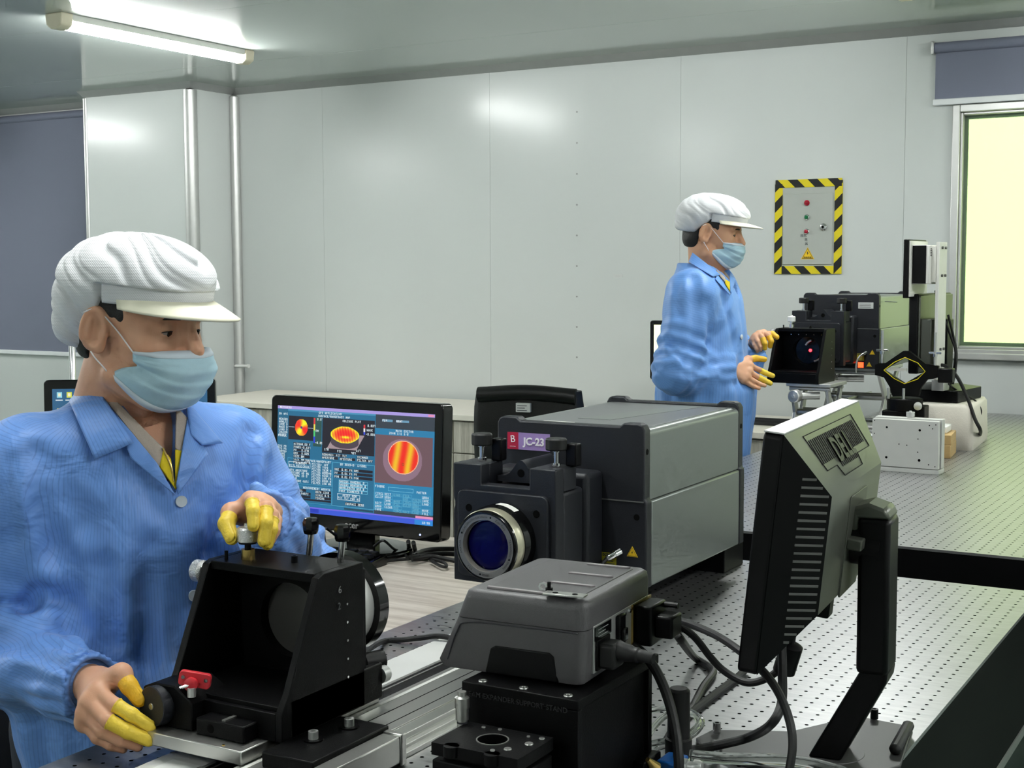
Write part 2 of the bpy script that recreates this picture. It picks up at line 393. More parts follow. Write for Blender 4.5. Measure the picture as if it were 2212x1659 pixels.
# roller blinds
def blind(name, label, x0, x1, z0, z1, yb):
    t = thing(name, label, 'blind', ((x0+x1)/2, yb, z0)); w = (x1-x0)/2; h = z1-z0
    MB().cyl((-w-.004, -.012, h-.02), (w+.004, -.012, h-.02), .024, n=24).build('roller', 'blind_grey', t)
    MB().box(-w, w, -.0125, -.011, .01, h-.03).build('fabric', 'blind_grey', t)
    box('bottom_rail', 'blind_rail', t, -w-.008, w+.008, -.022, -.002, -.014, .014, .004)
    for s_ in (-1, 1): box('bracket', 'aluminium_satin', t, s_*w-.006+.01*s_, s_*w+.006+.01*s_, -.04, 0, h-.05, h+.01, .003)
blind('roller_blind', 'grey roller blind rolled up above the bright window', -1.517, .42, 2.29, 2.553, WY-.004)
blind('roller_blind', 'long grey-blue roller blind pulled down left of the boxed pillar', -8.9, -6.925, .992, 2.585, WY-.004)

# tube lamps under the ceiling
def lamp(x, y, label):
    t = thing('ceiling_light', label, 'lamp', (x, y, CZL), 0, 'twin-end fluorescent tube lamps on the ceiling')
    MB().prism([(-.045, 0), (-.04, -.028), (.04, -.028), (.045, 0)], 'y', -.575, .575).build('housing', 'lamp_body', t, .004)
    MB().cyl((.0, -.55, -.046), (.0, .55, -.046), .019, n=10).build('tube', 'tube_glow', t)
    for s_ in (-1, 1):
        MB().prism([(-.052, 0), (-.046, -.05), (-.02, -.066), (.02, -.066), (.046, -.05), (.052, 0)], 'y', s_*.55, s_*.615).build('end_cap', 'lamp_cap', t, .006)
    return t
LX, LY = (-7.9, -4.665, -1.42, 1.1), (4.78, 1.75)
for i, x in enumerate(LX):
    for j, y in enumerate(LY+((-1.28,) if i in (1, 2) else ())):  # unseen back pair is added as fill light on the near face
        lab = 'lit white tube lamp hanging under the ceiling near the pillar' if (i, j) == (1, 0) else ('tube lamp at the very top edge above the wall box' if (i, j) == (2, 0) else 'unseen lit white tube lamp on the ceiling outside the photograph')
        lamp(x+(.02 if (i, j) == (2, 0) else 0), y+(.06 if (i, j) == (2, 0) else 0), lab)

# yellow-black taped control box let into the far wall
bx0, bx1, bz0, bz1 = -2.269, -1.937, 1.517, 1.968
t = thing('control_box', 'grey electric control box framed with yellow and black hazard tape on the far wall', 'control box', ((bx0+bx1)/2, WY, bz0))
hw, bh = (bx1-bx0)/2, bz1-bz0
box('housing', 'box_grey', t, -hw+.03, hw-.03, -.006, .0, .03, bh-.03, .002)
dr = box('door', 'box_grey', t, -hw+.042, hw-.045, -.013, -.006, .045, bh-.068, .003)
def tape(name, x0, x1, z0, z1, horiz, sgn):
    L_ = (x1-x0) if horiz else (z1-z0); w_ = (z1-z0) if horiz else (x1-x0); pitch = .098
    tp = box(name, 'tape_yellow', t, x0, x1, -.0085 if horiz else -.0078, -.004, z0, z1)
    o = MB(); k = -pitch; y_ = -.0095 if horiz else -.0088
    def clip(poly):
        for side, lim in ((0, 0), (1, L_)):
            out = []
            for i in range(len(poly)):
                a, c = poly[i], poly[(i+1) % len(poly)]
                ia = a[0] >= lim if side == 0 else a[0] <= lim; ic = c[0] >= lim if side == 0 else c[0] <= lim
                if ia: out.append(a)
                if ia != ic:
                    tt = (lim-a[0])/(c[0]-a[0]); out.append((lim, a[1]+(c[1]-a[1])*tt))
            poly = out
            if len(poly) < 3: return []
        return poly
    while k < L_:
        po = clip([(k, 0), (k+pitch*.5, 0), (k+pitch*.5+w_*sgn, w_), (k+w_*sgn, w_)])
        if po:
            vs = [(x0+a, y_, z0+c) if horiz else (x0+c, y_, z0+a) for a, c in po]
            vs2 = [(q[0], q[1]+.0006, q[2]) for q in vs]; n = len(vs)
            o.add(vs+vs2, [tuple(range(n)), tuple(range(n, 2*n))[::-1]]+[(i, (i+1) % n, n+(i+1) % n, n+i) for i in range(n)])
        k += pitch
    o.build('tape_stripes', 'tape_black', tp)
tw = .038
tape('hazard_tape', -hw, -hw+tw, 0, bh-.02, False, 1.); tape('hazard_tape', hw-tw, hw, 0, bh-.01, False, 1.)
tape('hazard_tape', -hw+.002, hw-.004, bh-tw, bh, True, -1.); tape('hazard_tape', -hw+tw, hw-tw, 0, tw, True, -1.)
for zz, mm, rim in ((.338, 'red_button', False), (.27, 'green_button', True), (.202, 'red_button', True)):
    bt = MB().lathe([(0, .0135), (.004, .0135), (.006, .011)], (-.005, -.013, zz), (0, -1, 0), 20).build('button_bezel', 'chrome' if rim else 'red_button', t)
    MB().lathe([(.005, .0095), (.013, .009), (.016, .005), (.0165, .001)], (-.005, -.013, zz), (0, -1, 0), 20).build('button_cap', mm, bt)
lk = MB().lathe([(0, .017), (.006, .017), (.01, .013), (.011, .004)], (.077, -.013, .222), (0, -1, 0), 24).build('lock', 'chrome', t)
MB().lathe([(.0095, .007), (.0125, .006)], (.077, -.013, .222), (0, -1, 0), 12).build('keyhole', 'hole_dark', lk)
def warn(parent, c, ux, uz, un, s, txt=None):
    c = np.array(c, float); ux = np.array(ux, float); uz = np.array(uz, float); un = np.array(un, float)
    def tri(sc, off, m, nm):
        o = MB(); pts = [c+un*off+ux*(-sc*.5)-uz*(sc*.4), c+un*off+ux*(sc*.5)-uz*(sc*.4), c+un*off+uz*(sc*.47)]
        o.add(pts+[q-un*.0008 for q in pts], [(0, 1, 2), (5, 4, 3), (0, 3, 4, 1), (1, 4, 5, 2), (2, 5, 3, 0)]); return o.build(nm, m, parent, smooth=False)
    sg = tri(s, .0004, 'warn_yellow', 'warning_sign')
    for k, (a, e) in enumerate(((0, 1), (1, 2), (2, 0))):
        p = [(-.5, -.4), (.5, -.4), (0, .47)]; q = [((x)*.86, (y)*.86-.008) for x, y in p]; r_ = [(x*.76, y*.76-.012) for x, y in p]
        o = MB(); vs = [c+un*.0009+ux*s*x+uz*s*y for x, y in (q[a], q[e], r_[e], r_[a])]; o.add(vs, [(0, 1, 2, 3)]); o.build('sign_border', 'ink', sg, smooth=False)
    o = MB(); bolt = [(.05, .2), (-.09, -.02), (-.01, -.02), (-.05, -.2), (.09, .04), (.01, .04)]
    o.add([c+un*.001+ux*s*.8*x+uz*(s*.8*y+(s*.05 if txt else -s*.05)) for x, y in bolt], [(0, 1, 2, 3, 4, 5)]); o.build('sign_bolt', 'ink', sg, smooth=False)
    if txt: text('sign_text', txt, 'ink', sg, s*.15, c+un*.001-uz*s*.27, ux, uz)
warn(t, (.002, -.0135, .096), (1, 0, 0), (0, 0, 1), (0, -1, 0), .066, '有电危险')
text('door_text', '排风', 'ink_faint', t, .016, (-.02, -.0137, .182), (1, 0, 0), (0, 0, 1))
text('door_text', '送', 'ink_faint', t, .015, (-.007, -.0137, .163), (1, 0, 0), (0, 0, 1)); text('door_text', '风', 'ink_faint', t, .015, (-.005, -.0137, .143), (1, 0, 0), (0, 0, 1))
t = thing('wall_label', 'tiny white printed label stuck on the far wall left of the control box', 'label', (-3.112, WY, 1.508))
box('paper', 'label_paper', t, -.026, .026, -.002, 0, -.009, .009); text('print', '- - - - -', 'ink', t, .01, (0, -.0022, 0), (1, 0, 0), (0, 0, 1))
# ================================================================== optical tables
def table_top(name, parent, x0, x1, y0, y1, hx, hy, z, th, base):
    """steel skin with real threaded holes on a 25 mm grid (hx, hy: position of one hole)"""
    p = .025; r = .003
    xs = np.arange(math.ceil((x0+.02-hx)/p), math.floor((x1-.02-hx)/p)+1)*p+hx
    ys = np.arange(math.ceil((y0+.02-hy)/p), math.floor((y1-.02-hy)/p)+1)*p+hy
    X, Y = [a.ravel() for a in np.meshgrid(xs, ys)]; n = len(X)
    sq = np.array([(1, 0), (1, 1), (0, 1), (-1, 1), (-1, 0), (-1, -1), (0, -1), (1, -1)])*p/2
    an = np.arange(8)*PI/4; oc = np.stack([np.cos(an), np.sin(an)], 1)*r
    loc = np.concatenate([np.c_[sq, np.zeros(8)], np.c_[oc, np.zeros(8)], np.c_[oc, np.full(8, -.009)]])
    V = (loc[None]+np.stack([X, Y, np.full(n, z)], 1)[:, None]).reshape(-1, 3)
    i = np.arange(8); j = (i+1) % 8
    q = np.concatenate([np.stack([i, j, 8+j, 8+i], 1), np.stack([8+i, 8+j, 16+j, 16+i], 1)])
    Fq = (q[None]+(np.arange(n)*24)[:, None, None]).reshape(-1, 4)
    bot = np.concatenate([np.array([[16, 17, 18, 19], [16, 19, 20, 23], [20, 21, 22, 23]])[None]+(np.arange(n)*24)[:, None, None]]).reshape(-1, 4)
    mi = np.concatenate([np.tile(np.r_[np.zeros(8), np.ones(8)], n), np.ones(len(bot))]).astype(np.int32)
    gx0, gx1, gy0, gy1 = xs[0]-p/2, xs[-1]+p/2, ys[0]-p/2, ys[-1]+p/2
    B = []
    def quad(a, b, c, d): B.append((a, b, c, d))
    quad((x0, y0, z), (x1, y0, z), (x1, gy0, z), (x0, gy0, z)); quad((x0, gy1, z), (x1, gy1, z), (x1, y1, z), (x0, y1, z))
    quad((x0, gy0, z), (gx0, gy0, z), (gx0, gy1, z), (x0, gy1, z)); quad((gx1, gy0, z), (x1, gy0, z), (x1, gy1, z), (gx1, gy1, z))
    zb = z-th
    quad((x0, y0, zb), (x1, y0, zb), (x1, y0, z), (x0, y0, z)); quad((x1, y0, zb), (x1, y1, zb), (x1, y1, z), (x1, y0, z))
    quad((x1, y1, zb), (x0, y1, zb), (x0, y1, z), (x1, y1, z)); quad((x0, y1, zb), (x0, y0, zb), (x0, y0, z), (x0, y1, z))
    VB = np.array(B).reshape(-1, 3); FB = (np.arange(len(B)*4)+len(V)).reshape(-1, 4)
    allV = np.concatenate([V, VB])-np.array(base); allF = np.concatenate([Fq, bot, FB]); mi = np.concatenate([mi, np.zeros(len(FB), np.int32)])
    me = bpy.data.meshes.new(name); me.vertices.add(len(allV)); me.vertices.foreach_set('co', allV.ravel())
    me.loops.add(allF.size); me.loops.foreach_set('vertex_index', allF.ravel().astype(np.int32))
    me.polygons.add(len(allF)); me.polygons.foreach_set('loop_start', np.arange(0, allF.size, 4).astype(np.int32))
    me.polygons.foreach_set('material_index', mi); me.polygons.foreach_set('use_smooth', [False]*len(allF))
    me.update(calc_edges=True); me.validate()
    return link(name, me, ['table_steel', 'hole_dark'], parent)
T1 = (-1.405, -.444, .62, 2.848); Z1 = .9
t = thing('optical_table', 'long steel optical table with a grid of threaded holes in the foreground', 'table', ((T1[0]+T1[1])/2, (T1[2]+T1[3])/2, 0)); b0 = (t.location.x, t.location.y, 0)
table_top('top_plate', t, *T1, -.4942, 2.7955, Z1, .006, b0)
hx, hy = (T1[1]-T1[0])/2, (T1[3]-T1[2])/2
box('side_panel', 'table_side', t, hx-.012, hx-.002, -hy+.002, hy-.002, .672, .8935); box('side_panel', 'table_side', t, -hx+.002, -hx+.012, -hy+.002, hy-.002, .672, .8935)
box('end_panel', 'table_side', t, -hx+.012, hx-.012, hy-.012, hy-.002, .672, .8935); box('end_panel', 'table_side', t, -hx+.012, hx-.012, -hy+.002, -hy+.012, .672, .8935)
box('bottom_plate', 'aluminium', t, -hx, hx, -hy, hy, .652, .672, .002)
for sx in (-1, 1):
    for sy in (-1, 1): MB().lathe([(0, .075), (.02, .075), (.03, .055), (.6, .055), (.62, .085), (.652, .085)], (sx*(hx-.14), sy*(hy-.3), 0), (0, 0, 1), 24).build('leg', 'table_side', t)
T2 = (-1.69, -.1, 3.2125, 6.40); Z2 = .892
t = thing('optical_table', 'second steel optical table beyond the first, reaching back to the far wall', 'table', ((T2[0]+T2[1])/2, (T2[2]+T2[3])/2, 0)); b0 = (t.location.x, t.location.y, 0)
table_top('top_plate', t, *T2, -.8438, 3.258, Z2, .006, b0)
hx, hy = (T2[1]-T2[0])/2, (T2[3]-T2[2])/2
for s_ in (-1, 1):
    box('side_panel', 'black_smooth', t, s_*(hx-.007)-.005, s_*(hx-.007)+.005, -hy+.002, hy-.002, .64, .8855)
    box('end_panel', 'black_smooth', t, -hx+.012, hx-.012, s_*(hy-.007)-.005, s_*(hy-.007)+.005, .64, .8855)
box('bottom_plate', 'aluminium', t, -hx, hx, -hy, hy, .622, .64, .002)
for sx in (-1, 1):
    for sy in (-1, 1): MB().lathe([(0, .075), (.02, .075), (.03, .055), (.57, .055), (.59, .085), (.622, .085)], (sx*(hx-.16), sy*(hy-.4), 0), (0, 0, 1), 24).build('leg', 'table_side', t)

# ================================================================== desks
def desk(label, x0, x1, y0, y1, z, topm, frontm, kind):
    t = thing('desk', label, 'desk', ((x0+x1)/2, (y0+y1)/2, 0)); hx, hy = (x1-x0)/2, (y1-y0)/2
    box('desk_top', topm, t, -hx, hx, -hy, hy, z-.028, z, .002)
    if kind == 'cabinet':
        n = max(1, round((x1-x0)/.45)); wd = (x1-x0)/n
        box('carcass', frontm, t, -hx+.01, hx-.01, -hy+.03, hy, .06, z-.028)
        for k in range(n):
            d = box('drawer', frontm, t, -hx+k*wd+.004, -hx+(k+1)*wd-.004, -hy+.012, -hy+.03, z-.19, z-.036, .002)
            d2 = box('door', frontm, t, -hx+k*wd+.004, -hx+(k+1)*wd-.004, -hy+.012, -hy+.03, .07, z-.196, .002)
            for dd, zz in ((d, z-.11), (d2, z-.26)): box('handle', 'aluminium', dd, -hx+k*wd+wd/2-.05, -hx+k*wd+wd/2+.05, -hy-.004, -hy+.012, zz-.006, zz+.006, .003)
    else:
        for sx in (-1, 1):
            for sy in (-1, 1): box('leg', 'aluminium_painted', t, sx*(hx-.04)-.02, sx*(hx-.04)+.02, sy*(hy-.04)-.02, sy*(hy-.04)+.02, 0, z-.028, .003)
        box('apron', 'aluminium_painted', t, -hx+.06, hx-.06, hy-.05, hy-.03, z-.1, z-.028)
        box('apron', 'aluminium_painted', t, -hx+.06, hx-.06, -hy+.03, -hy+.05, z-.1, z-.028)
    return t
ZD = .88
desk('pale wood-grain desk pushed against the foreground optical table, carrying the lit monitor', -2.36, -1.412, 1.95, 2.845, ZD, 'wood_pale', 'cream_desk', 'legs')
desk('side desk behind the foreground worker, under the monitor with desktop icons', -3.65, -2.42, 2.35, 3.45, .83, 'wood_pale', 'cream_desk', 'legs')
desk('long pale cabinet desk running along the far wall', -5.4, -1.92, 5.70, 6.40, .83, 'cream_desk', 'wood_front', 'cabinet')

# ================================================================== rail and bars on the near table
t = thing('optical_rail', 'grooved aluminium rail running along the near table in front of the mirror mount', 'rail', (-1.075, 1.55, Z1)); RL0, RL1 = -.9, .44
MB().prism([(-.062, 0), (-.062, .008), (-.05, .008), (-.05, .017), (-.06, .017), (-.06, .027), (.03, .027), (.03, .0245), (.034, .0245), (.034, .027), (.05, .024), (.05, .016), (.058, .014), (.058, .008), (.066, .007), (.066, 0)], 'y', RL0, RL1).build('extrusion', 'aluminium', t, .0008)
box('scale_strip', 'off_white', t, -.05, -.043, RL0, RL1, .027, .0276)
for x in (-.018, .012): box('groove_line', 'hole_dark', t, x-.0008, x+.0008, RL0, RL1, .0268, .0272)
box('end_plate', 'black_anodised', t, -.062, .066, RL1, RL1+.012, 0, .03, .001)
t = thing('flat_bar', 'black bar with fine grooves lying between the rail and the white strip', 'bar', (-1.165, 1.5, Z1))
box('bar', 'black_anodised', t, -.026, .026, -.8, .6, 0, .016, .001); box('edge_strip', 'aluminium', t, -.026, -.02, -.8, .6, .016, .0168); box('edge_strip', 'aluminium', t, -.013, -.010, -.8, .6, .016, .0168)
t = thing('flat_bar', 'broad white flat bar lying left of the rail on the near table', 'bar', (-1.236, 1.5, Z1))
box('bar', 'aluminium_painted', t, -.04, .04, -.8, .62, 0, .010, .001); box('inlay', 'white_plastic', t, -.018, .03, -.8, -.22, .010, .0105)

# ================================================================== adjustable mirror mount (two of them)
def bolt(parent, p, d, r=.006, h=.008, m='chrome'):
    b_ = MB().lathe([(0, r), (h, r), (h, r*.55), (h*.6, r*.5)], p, d, 14, cap=True).build('bolt', m, parent); return b_
def mount(t, far=False):
    """local frame: x across, y towards the instrument, z up from the foot; 0.20 wide, beam axis at z = 0.115"""
    top = .200; zb = 0.
    cheek = [(-.078, 0), (-.078, .035), (-.062, .06), (0.0, top-.004), (.012, top), (.098, top), (.098, 0)]
    for s_ in (-1, 1):
        MB().prism(cheek, 'x', s_*.1-s_*.0, s_*.1-s_*.011).build('cheek_plate', 'black_anodised', t, .001)
    # back plate with round aperture (rings)
    o = MB(); n = 48
    sqr = []
    for k in range(n):
        a = 2*PI*k/n; c, s_ = math.cos(a), math.sin(a); q = 1/max(abs(c)/.089, abs(s_)/.082); sqr.append((c*q, s_*q))
    ci = [(math.cos(2*PI*k/n)*.052, math.sin(2*PI*k/n)*.052) for k in range(n)]
    R = [[(x, .062, .115+z) for x, z in ci], [(x, .062, .113+z) for x, z in sqr], [(x, .078, .113+z) for x, z in sqr], [(x, .078, .115+z) for x, z in ci], [(x, .062, .115+z) for x, z in ci]]
    o.rings(R, cap=False).build('aperture_plate', 'black_anodised', t)
    box('top_plate', 'black_anodised', t, -.089, .089, .004, .098, top-.012, top, .001)
    box('floor_plate', 'black_anodised', t, -.089, .089, -.07, .062, .03, .042, .001)
    box('front_bar', 'black_anodised', t, -.089, .089, -.078, -.064, 0, .036, .001)
    # mirror cell on the instrument side
    MB().lathe([(0, .058), (.02, .058), (.02, .05), (.024, .05)], (0, .078, .115), (0, 1, 0), 48).build('mirror', 'mirror_grey' if not far else 'black_gloss', t)
    bl = .018 if far else .085
    MB().lathe([(.0, .064), (bl, .064), (bl, .0565), (.0, .0565), (0, .064)], (0, .098, .115), (0, 1, 0), 56, cap=False).build('cell_barrel', 'aluminium_painted', t)
    MB().lathe([(.0, .074), (.022, .074), (.025, .071), (.025, .058), (.0, .058), (0, .074)], (0, .1 if far else .172, .115), (0, 1, 0), 56, cap=False).build('cell_ring', 'black_gloss', t)
    box('bracket', 'black_anodised', t, .06, .098, .098, .106, .0, .19, .002)
    box('bracket', 'black_anodised', t, -.098, -.06, .098, .106, .0, .19, .002)
    for z in (.05, .075, .1, .125, .15):
        MB().lathe([(0, .002), (.0012, .0018)], (.1, .06, z), (1, 0, 0), 8).build('screw', 'chrome', t)
    # top adjuster: brass collar, stem, knurled knob
    k = MB().lathe([(0, .0095), (.014, .0095), (.014, .006)], (-.05, .036, top), (0, 0, 1), 20).build('collar', 'brass' if not far else 'chrome', t)
    st = MB().lathe([(.012, .0045), (.022, .0045), (.022, .0125), (.026, .0125)], (-.05, .036, top), (0, 0, 1), 20).build('stem', 'black_smooth' if not far else 'chrome', t)
    kn = MB().lathe([(.024, .0135), (.0255, .0152), (.042, .0152), (.0445, .0125), (.0455, .005), (.0495, .0045)], (-.05, .036, top), (0, 0, 1), 32).build('knob', 'knurled' if not far else 'white_plastic', t)
    # side adjuster
    st = MB().lathe([(-.01, .007), (.008, .007)], (-.1, .008, top-.018), (-1, 0, 0), 16).build('stem', 'chrome', t)
    kn = MB().lathe([(.003, .011), (.007, .0155), (.019, .0155), (.022, .0125), (.023, .004)], (-.1, .008, top-.018), (-1, 0, 0), 32).build('knob', 'knurled', t)
    bolt(t, (.02, .05, top), (0, 0, 1), .0045, .009, 'black_smooth'); bolt(t, (-.075, .02, top), (0, 0, 1), .0025, .012, 'black_smooth')
    for k_ in range(5): MB().lathe([(0, .0018), (.001, .0016)], (-.06+.03*k_, .0618, .175), (0, -1, 0), 8).build('screw', 'chrome', t)
mz = .945
t = thing('mirror_mount', 'black kinematic mirror mount on an aluminium base plate being adjusted by the foreground worker', 'mirror mount', (-1.205, 1.398, mz))
mount(t)
bp = box('base_plate', 'aluminium', t, -.098, .076, -.128, .165, -.018, 0, .0015)
MB().lathe([(0, .002), (.001, .002)], (.04, -.12, 0), (0, 0, 1), 8).build('stain', 'brass', bp)
bs = box('side_plate', 'black_anodised', t, .088, .1, -.06, .14, 0, .05, .002)
MB().lathe([(0, .012), (.014, .012), (.016, .009)], (.094, .14, .03), (0, 1, 0), 16).build('pin', 'aluminium_satin', t)
sl = box('slide_block', 'black_anodised', t, -.02, .06, -.105, -.02, 0, .022, .002)
MB().box(.02, .026, -.1, -.04, .022, .024).build('slot', 'aluminium', sl)
MB().lathe([(0, .006), (.001, .005)], (.005, -.105, .011), (0, -1, 0), 12).build('hole', 'hole_dark', sl)
dv = MB().prism([(-.115, 0), (-.115, .048), (-.095, .056), (-.06, .056), (-.035, .042), (-.03, .036), (-.03, 0)], 'y', -.102, -.03).build('drive_block', 'black_anodised', t, .002)
kd = np.array((-.15, -.98, 0.06)); kd /= np.linalg.norm(kd); kp = np.array((-.084, -.084, .026))
MB().lathe([(-.01, .024), (.008, .024), (.008, .0265), (.03, .0265), (.031, .0255)], kp, kd, 40).build('drive_knob', 'charcoal', t)
MB().lathe([(.0305, .0045), (.032, .004), (.032, .002)], kp, kd, 16).build('knob_screw', 'aluminium', t)
rc = MB().prism(rrect(-.026, .016, -.009, .011, .005), 'y', -.004, .004).build('red_clamp', 'red_plastic', t, .001, loc=(-.035, -.082, .062)); rc.rotation_euler = (0, math.radians(10), math.radians(30))
MB().lathe([(0, .009), (.006, .009), (.008, .006)], (-.008, -.004, -.004), (0, -1, 0), 18).build('clamp_boss', 'red_plastic', rc); MB().cyl((-.008, -.008, -.004), (-.02, -.018, -.008), .002, n=8).build('pin', 'chrome', rc)
for x in (-.02, .01): MB().lathe([(0, .003), (.002, .0025)], (x, -.004, .003), (0, -1, 0), 8).build('screw', 'chrome', rc)
bolt(t, (-.036, -.095, .044), (0, 0, 1), .0055, .012, 'aluminium_satin')
for q in ((.02, .06), (-.05, .08)):
    p0 = np.array((q[0]+.055, q[1]+.02, .2)); MB().cyl(p0, p0+np.array((0.004, 0, .03)), .0045, n=12).build('adjuster_stem', 'chrome', t)
    MB().lathe([(0, .009), (.004, .0105), (.016, .0115), (.022, .009), (.023, .003)], p0+np.array((.004, 0, .03)), (0, 0, 1), 8).build('adjuster_knob', 'black_gloss', t)
MB().lathe([(0, .006), (.02, .006), (.02, .014), (.05, .015), (.052, .011)], (.06, .12, .045), (.5, 1, 0), 12).build('rear_knob', 'black_rubber', t)
text('engraving', '6', 'grey_ink', t, .014, (.1004, .045, .172), (0, 1, 0), (0, 0, 1)); text('engraving', '2', 'ink_faint', t, .014, (.1004, .043, .15), (0, 1, 0), (0, 0, 1))
# carriage clamped on the rail beside it
t = thing('rail_carriage', 'black rail carriage with two hex bolts and an aluminium side clamp', 'carriage', (-1.075, 1.365, .927))
box('carriage_plate', 'black_anodised', t, -.03, .05, -.085, .075, 0, .02, .002)
for x, y in ((.0, -.02), (.01, .042)):
    MB().lathe([(0, .013), (.002, .013)], (x, y, .02), (0, 0, 1), 20).build('washer', 'black_smooth', t); bolt(t, (x, y, .022), (0, 0, 1), .0065, .010, 'aluminium_satin')
box('clamp_block', 'aluminium', t, .05, .078, -.1, .06, -.022, .014, .002); box('clamp_jaw', 'aluminium', t, .05, .08, .06, .072, -.026, .016, .002)
MB().lathe([(0, .008), (.02, .008), (.02, .0095), (.032, .0095)], (.064, -.1, -.006), (0, -1, 0), 18).build('clamp_screw', 'aluminium', t)
# small black stage with micrometer
t = thing('translation_stage', 'small black stage with a round bore and a silver micrometer at the bottom edge', 'stage', (-.77, 1.279, Z1+.044))
o = MB(); n = 40; R = []
def ringsq(r, z, sq=None):
    if sq is None: return [(math.cos(2*PI*k/n)*r, math.sin(2*PI*k/n)*r, z) for k in range(n)]
    out = []
    for k in range(n):
        c, s_ = math.cos(2*PI*k/n), math.sin(2*PI*k/n); q = 1/max(abs(c)/sq[0], abs(s_)/sq[1]); out.append((c*q, s_*q, z))
    return out
o.rings([ringsq(.017, .076), ringsq(0, .076, (.056, .04)), ringsq(0, .062, (.056, .04)), ringsq(.017, .062), ringsq(.017, .076)], cap=False).build('upper_plate', 'black_anodised', t)
MB().lathe([(0, .0185), (.0008, .0185), (.0008, .017), (0, .017)], (0, 0, .076), (0, 0, 1), 40, cap=False).build('bore_edge', 'aluminium', t)
box('lower_plate', 'black_anodised', t, -.056, .054, -.038, .04, .03, .056, .002); box('base', 'black_anodised', t, -.05, .05, -.035, .036, -.044, .03, .002)
box('micrometer_arm', 'black_anodised', t, -.07, -.04, .022, .04, .045, .061, .001); box('slide', 'black_smooth', t, -.045, .045, -.03, .035, .056, .062)
for x, y, r in ((.03, -.018, .0045), (.042, .008, .005), (.046, .03, .0035), (.018, -.03, .003), (-.03, .03, .0025), (-.01, .033, .0025), (.03, .028, .002)):
    MB().lathe([(0, r), (.0012, r*.9)], (x, y, .076), (0, 0, 1), 12).build('screw', 'aluminium', t)
for x in (-.03, .022): MB().lathe([(0, .009), (.012, .009)], (x, -.038, .064), (0, 0, 1), 14).build('lug', 'black_anodised', t)
mc = MB().lathe([(0, .006), (.02, .006), (.02, .0075), (.034, .0075), (.034, .0085), (.046, .0085), (.048, .005), (.053, .005)], (-.06, .032, .06), (0, 0, 1), 24).build('micrometer', 'aluminium', t)
MB().lathe([(.016, .0063), (.018, .0063)], (-.06, .032, .06), (0, 0, 1), 24).build('scale_band', 'ink', mc)
# ================================================================== interferometers
def circ_text(name, body, m, parent, size, c, R, a0, un='-y'):
    """lettering bent round a ring facing -y; a0 = angle of its middle (degrees, 90 = top)"""
    cu = bpy.data.curves.new(name, 'FONT'); cu.body = body; cu.size = size; cu.align_x = 'CENTER'; cu.align_y = 'CENTER'; cu.resolution_u = 2
    ob = bpy.data.objects.new(name, cu); COL.objects.link(ob); me = bpy.data.meshes.new_from_object(ob); COL.objects.unlink(ob); bpy.data.objects.remove(ob)
    co = np.empty(len(me.vertices)*3); me.vertices.foreach_get('co', co); co = co.reshape(-1, 3)
    a = math.radians(a0)-co[:, 0]/R; rr = R+co[:, 1]
    me.vertices.foreach_set('co', np.stack([c[0]+rr*np.cos(a), np.full(len(a), c[1]), c[2]+rr*np.sin(a)], 1).ravel()); me.materials.clear(); me.update()
    return link(name, me, m, parent)
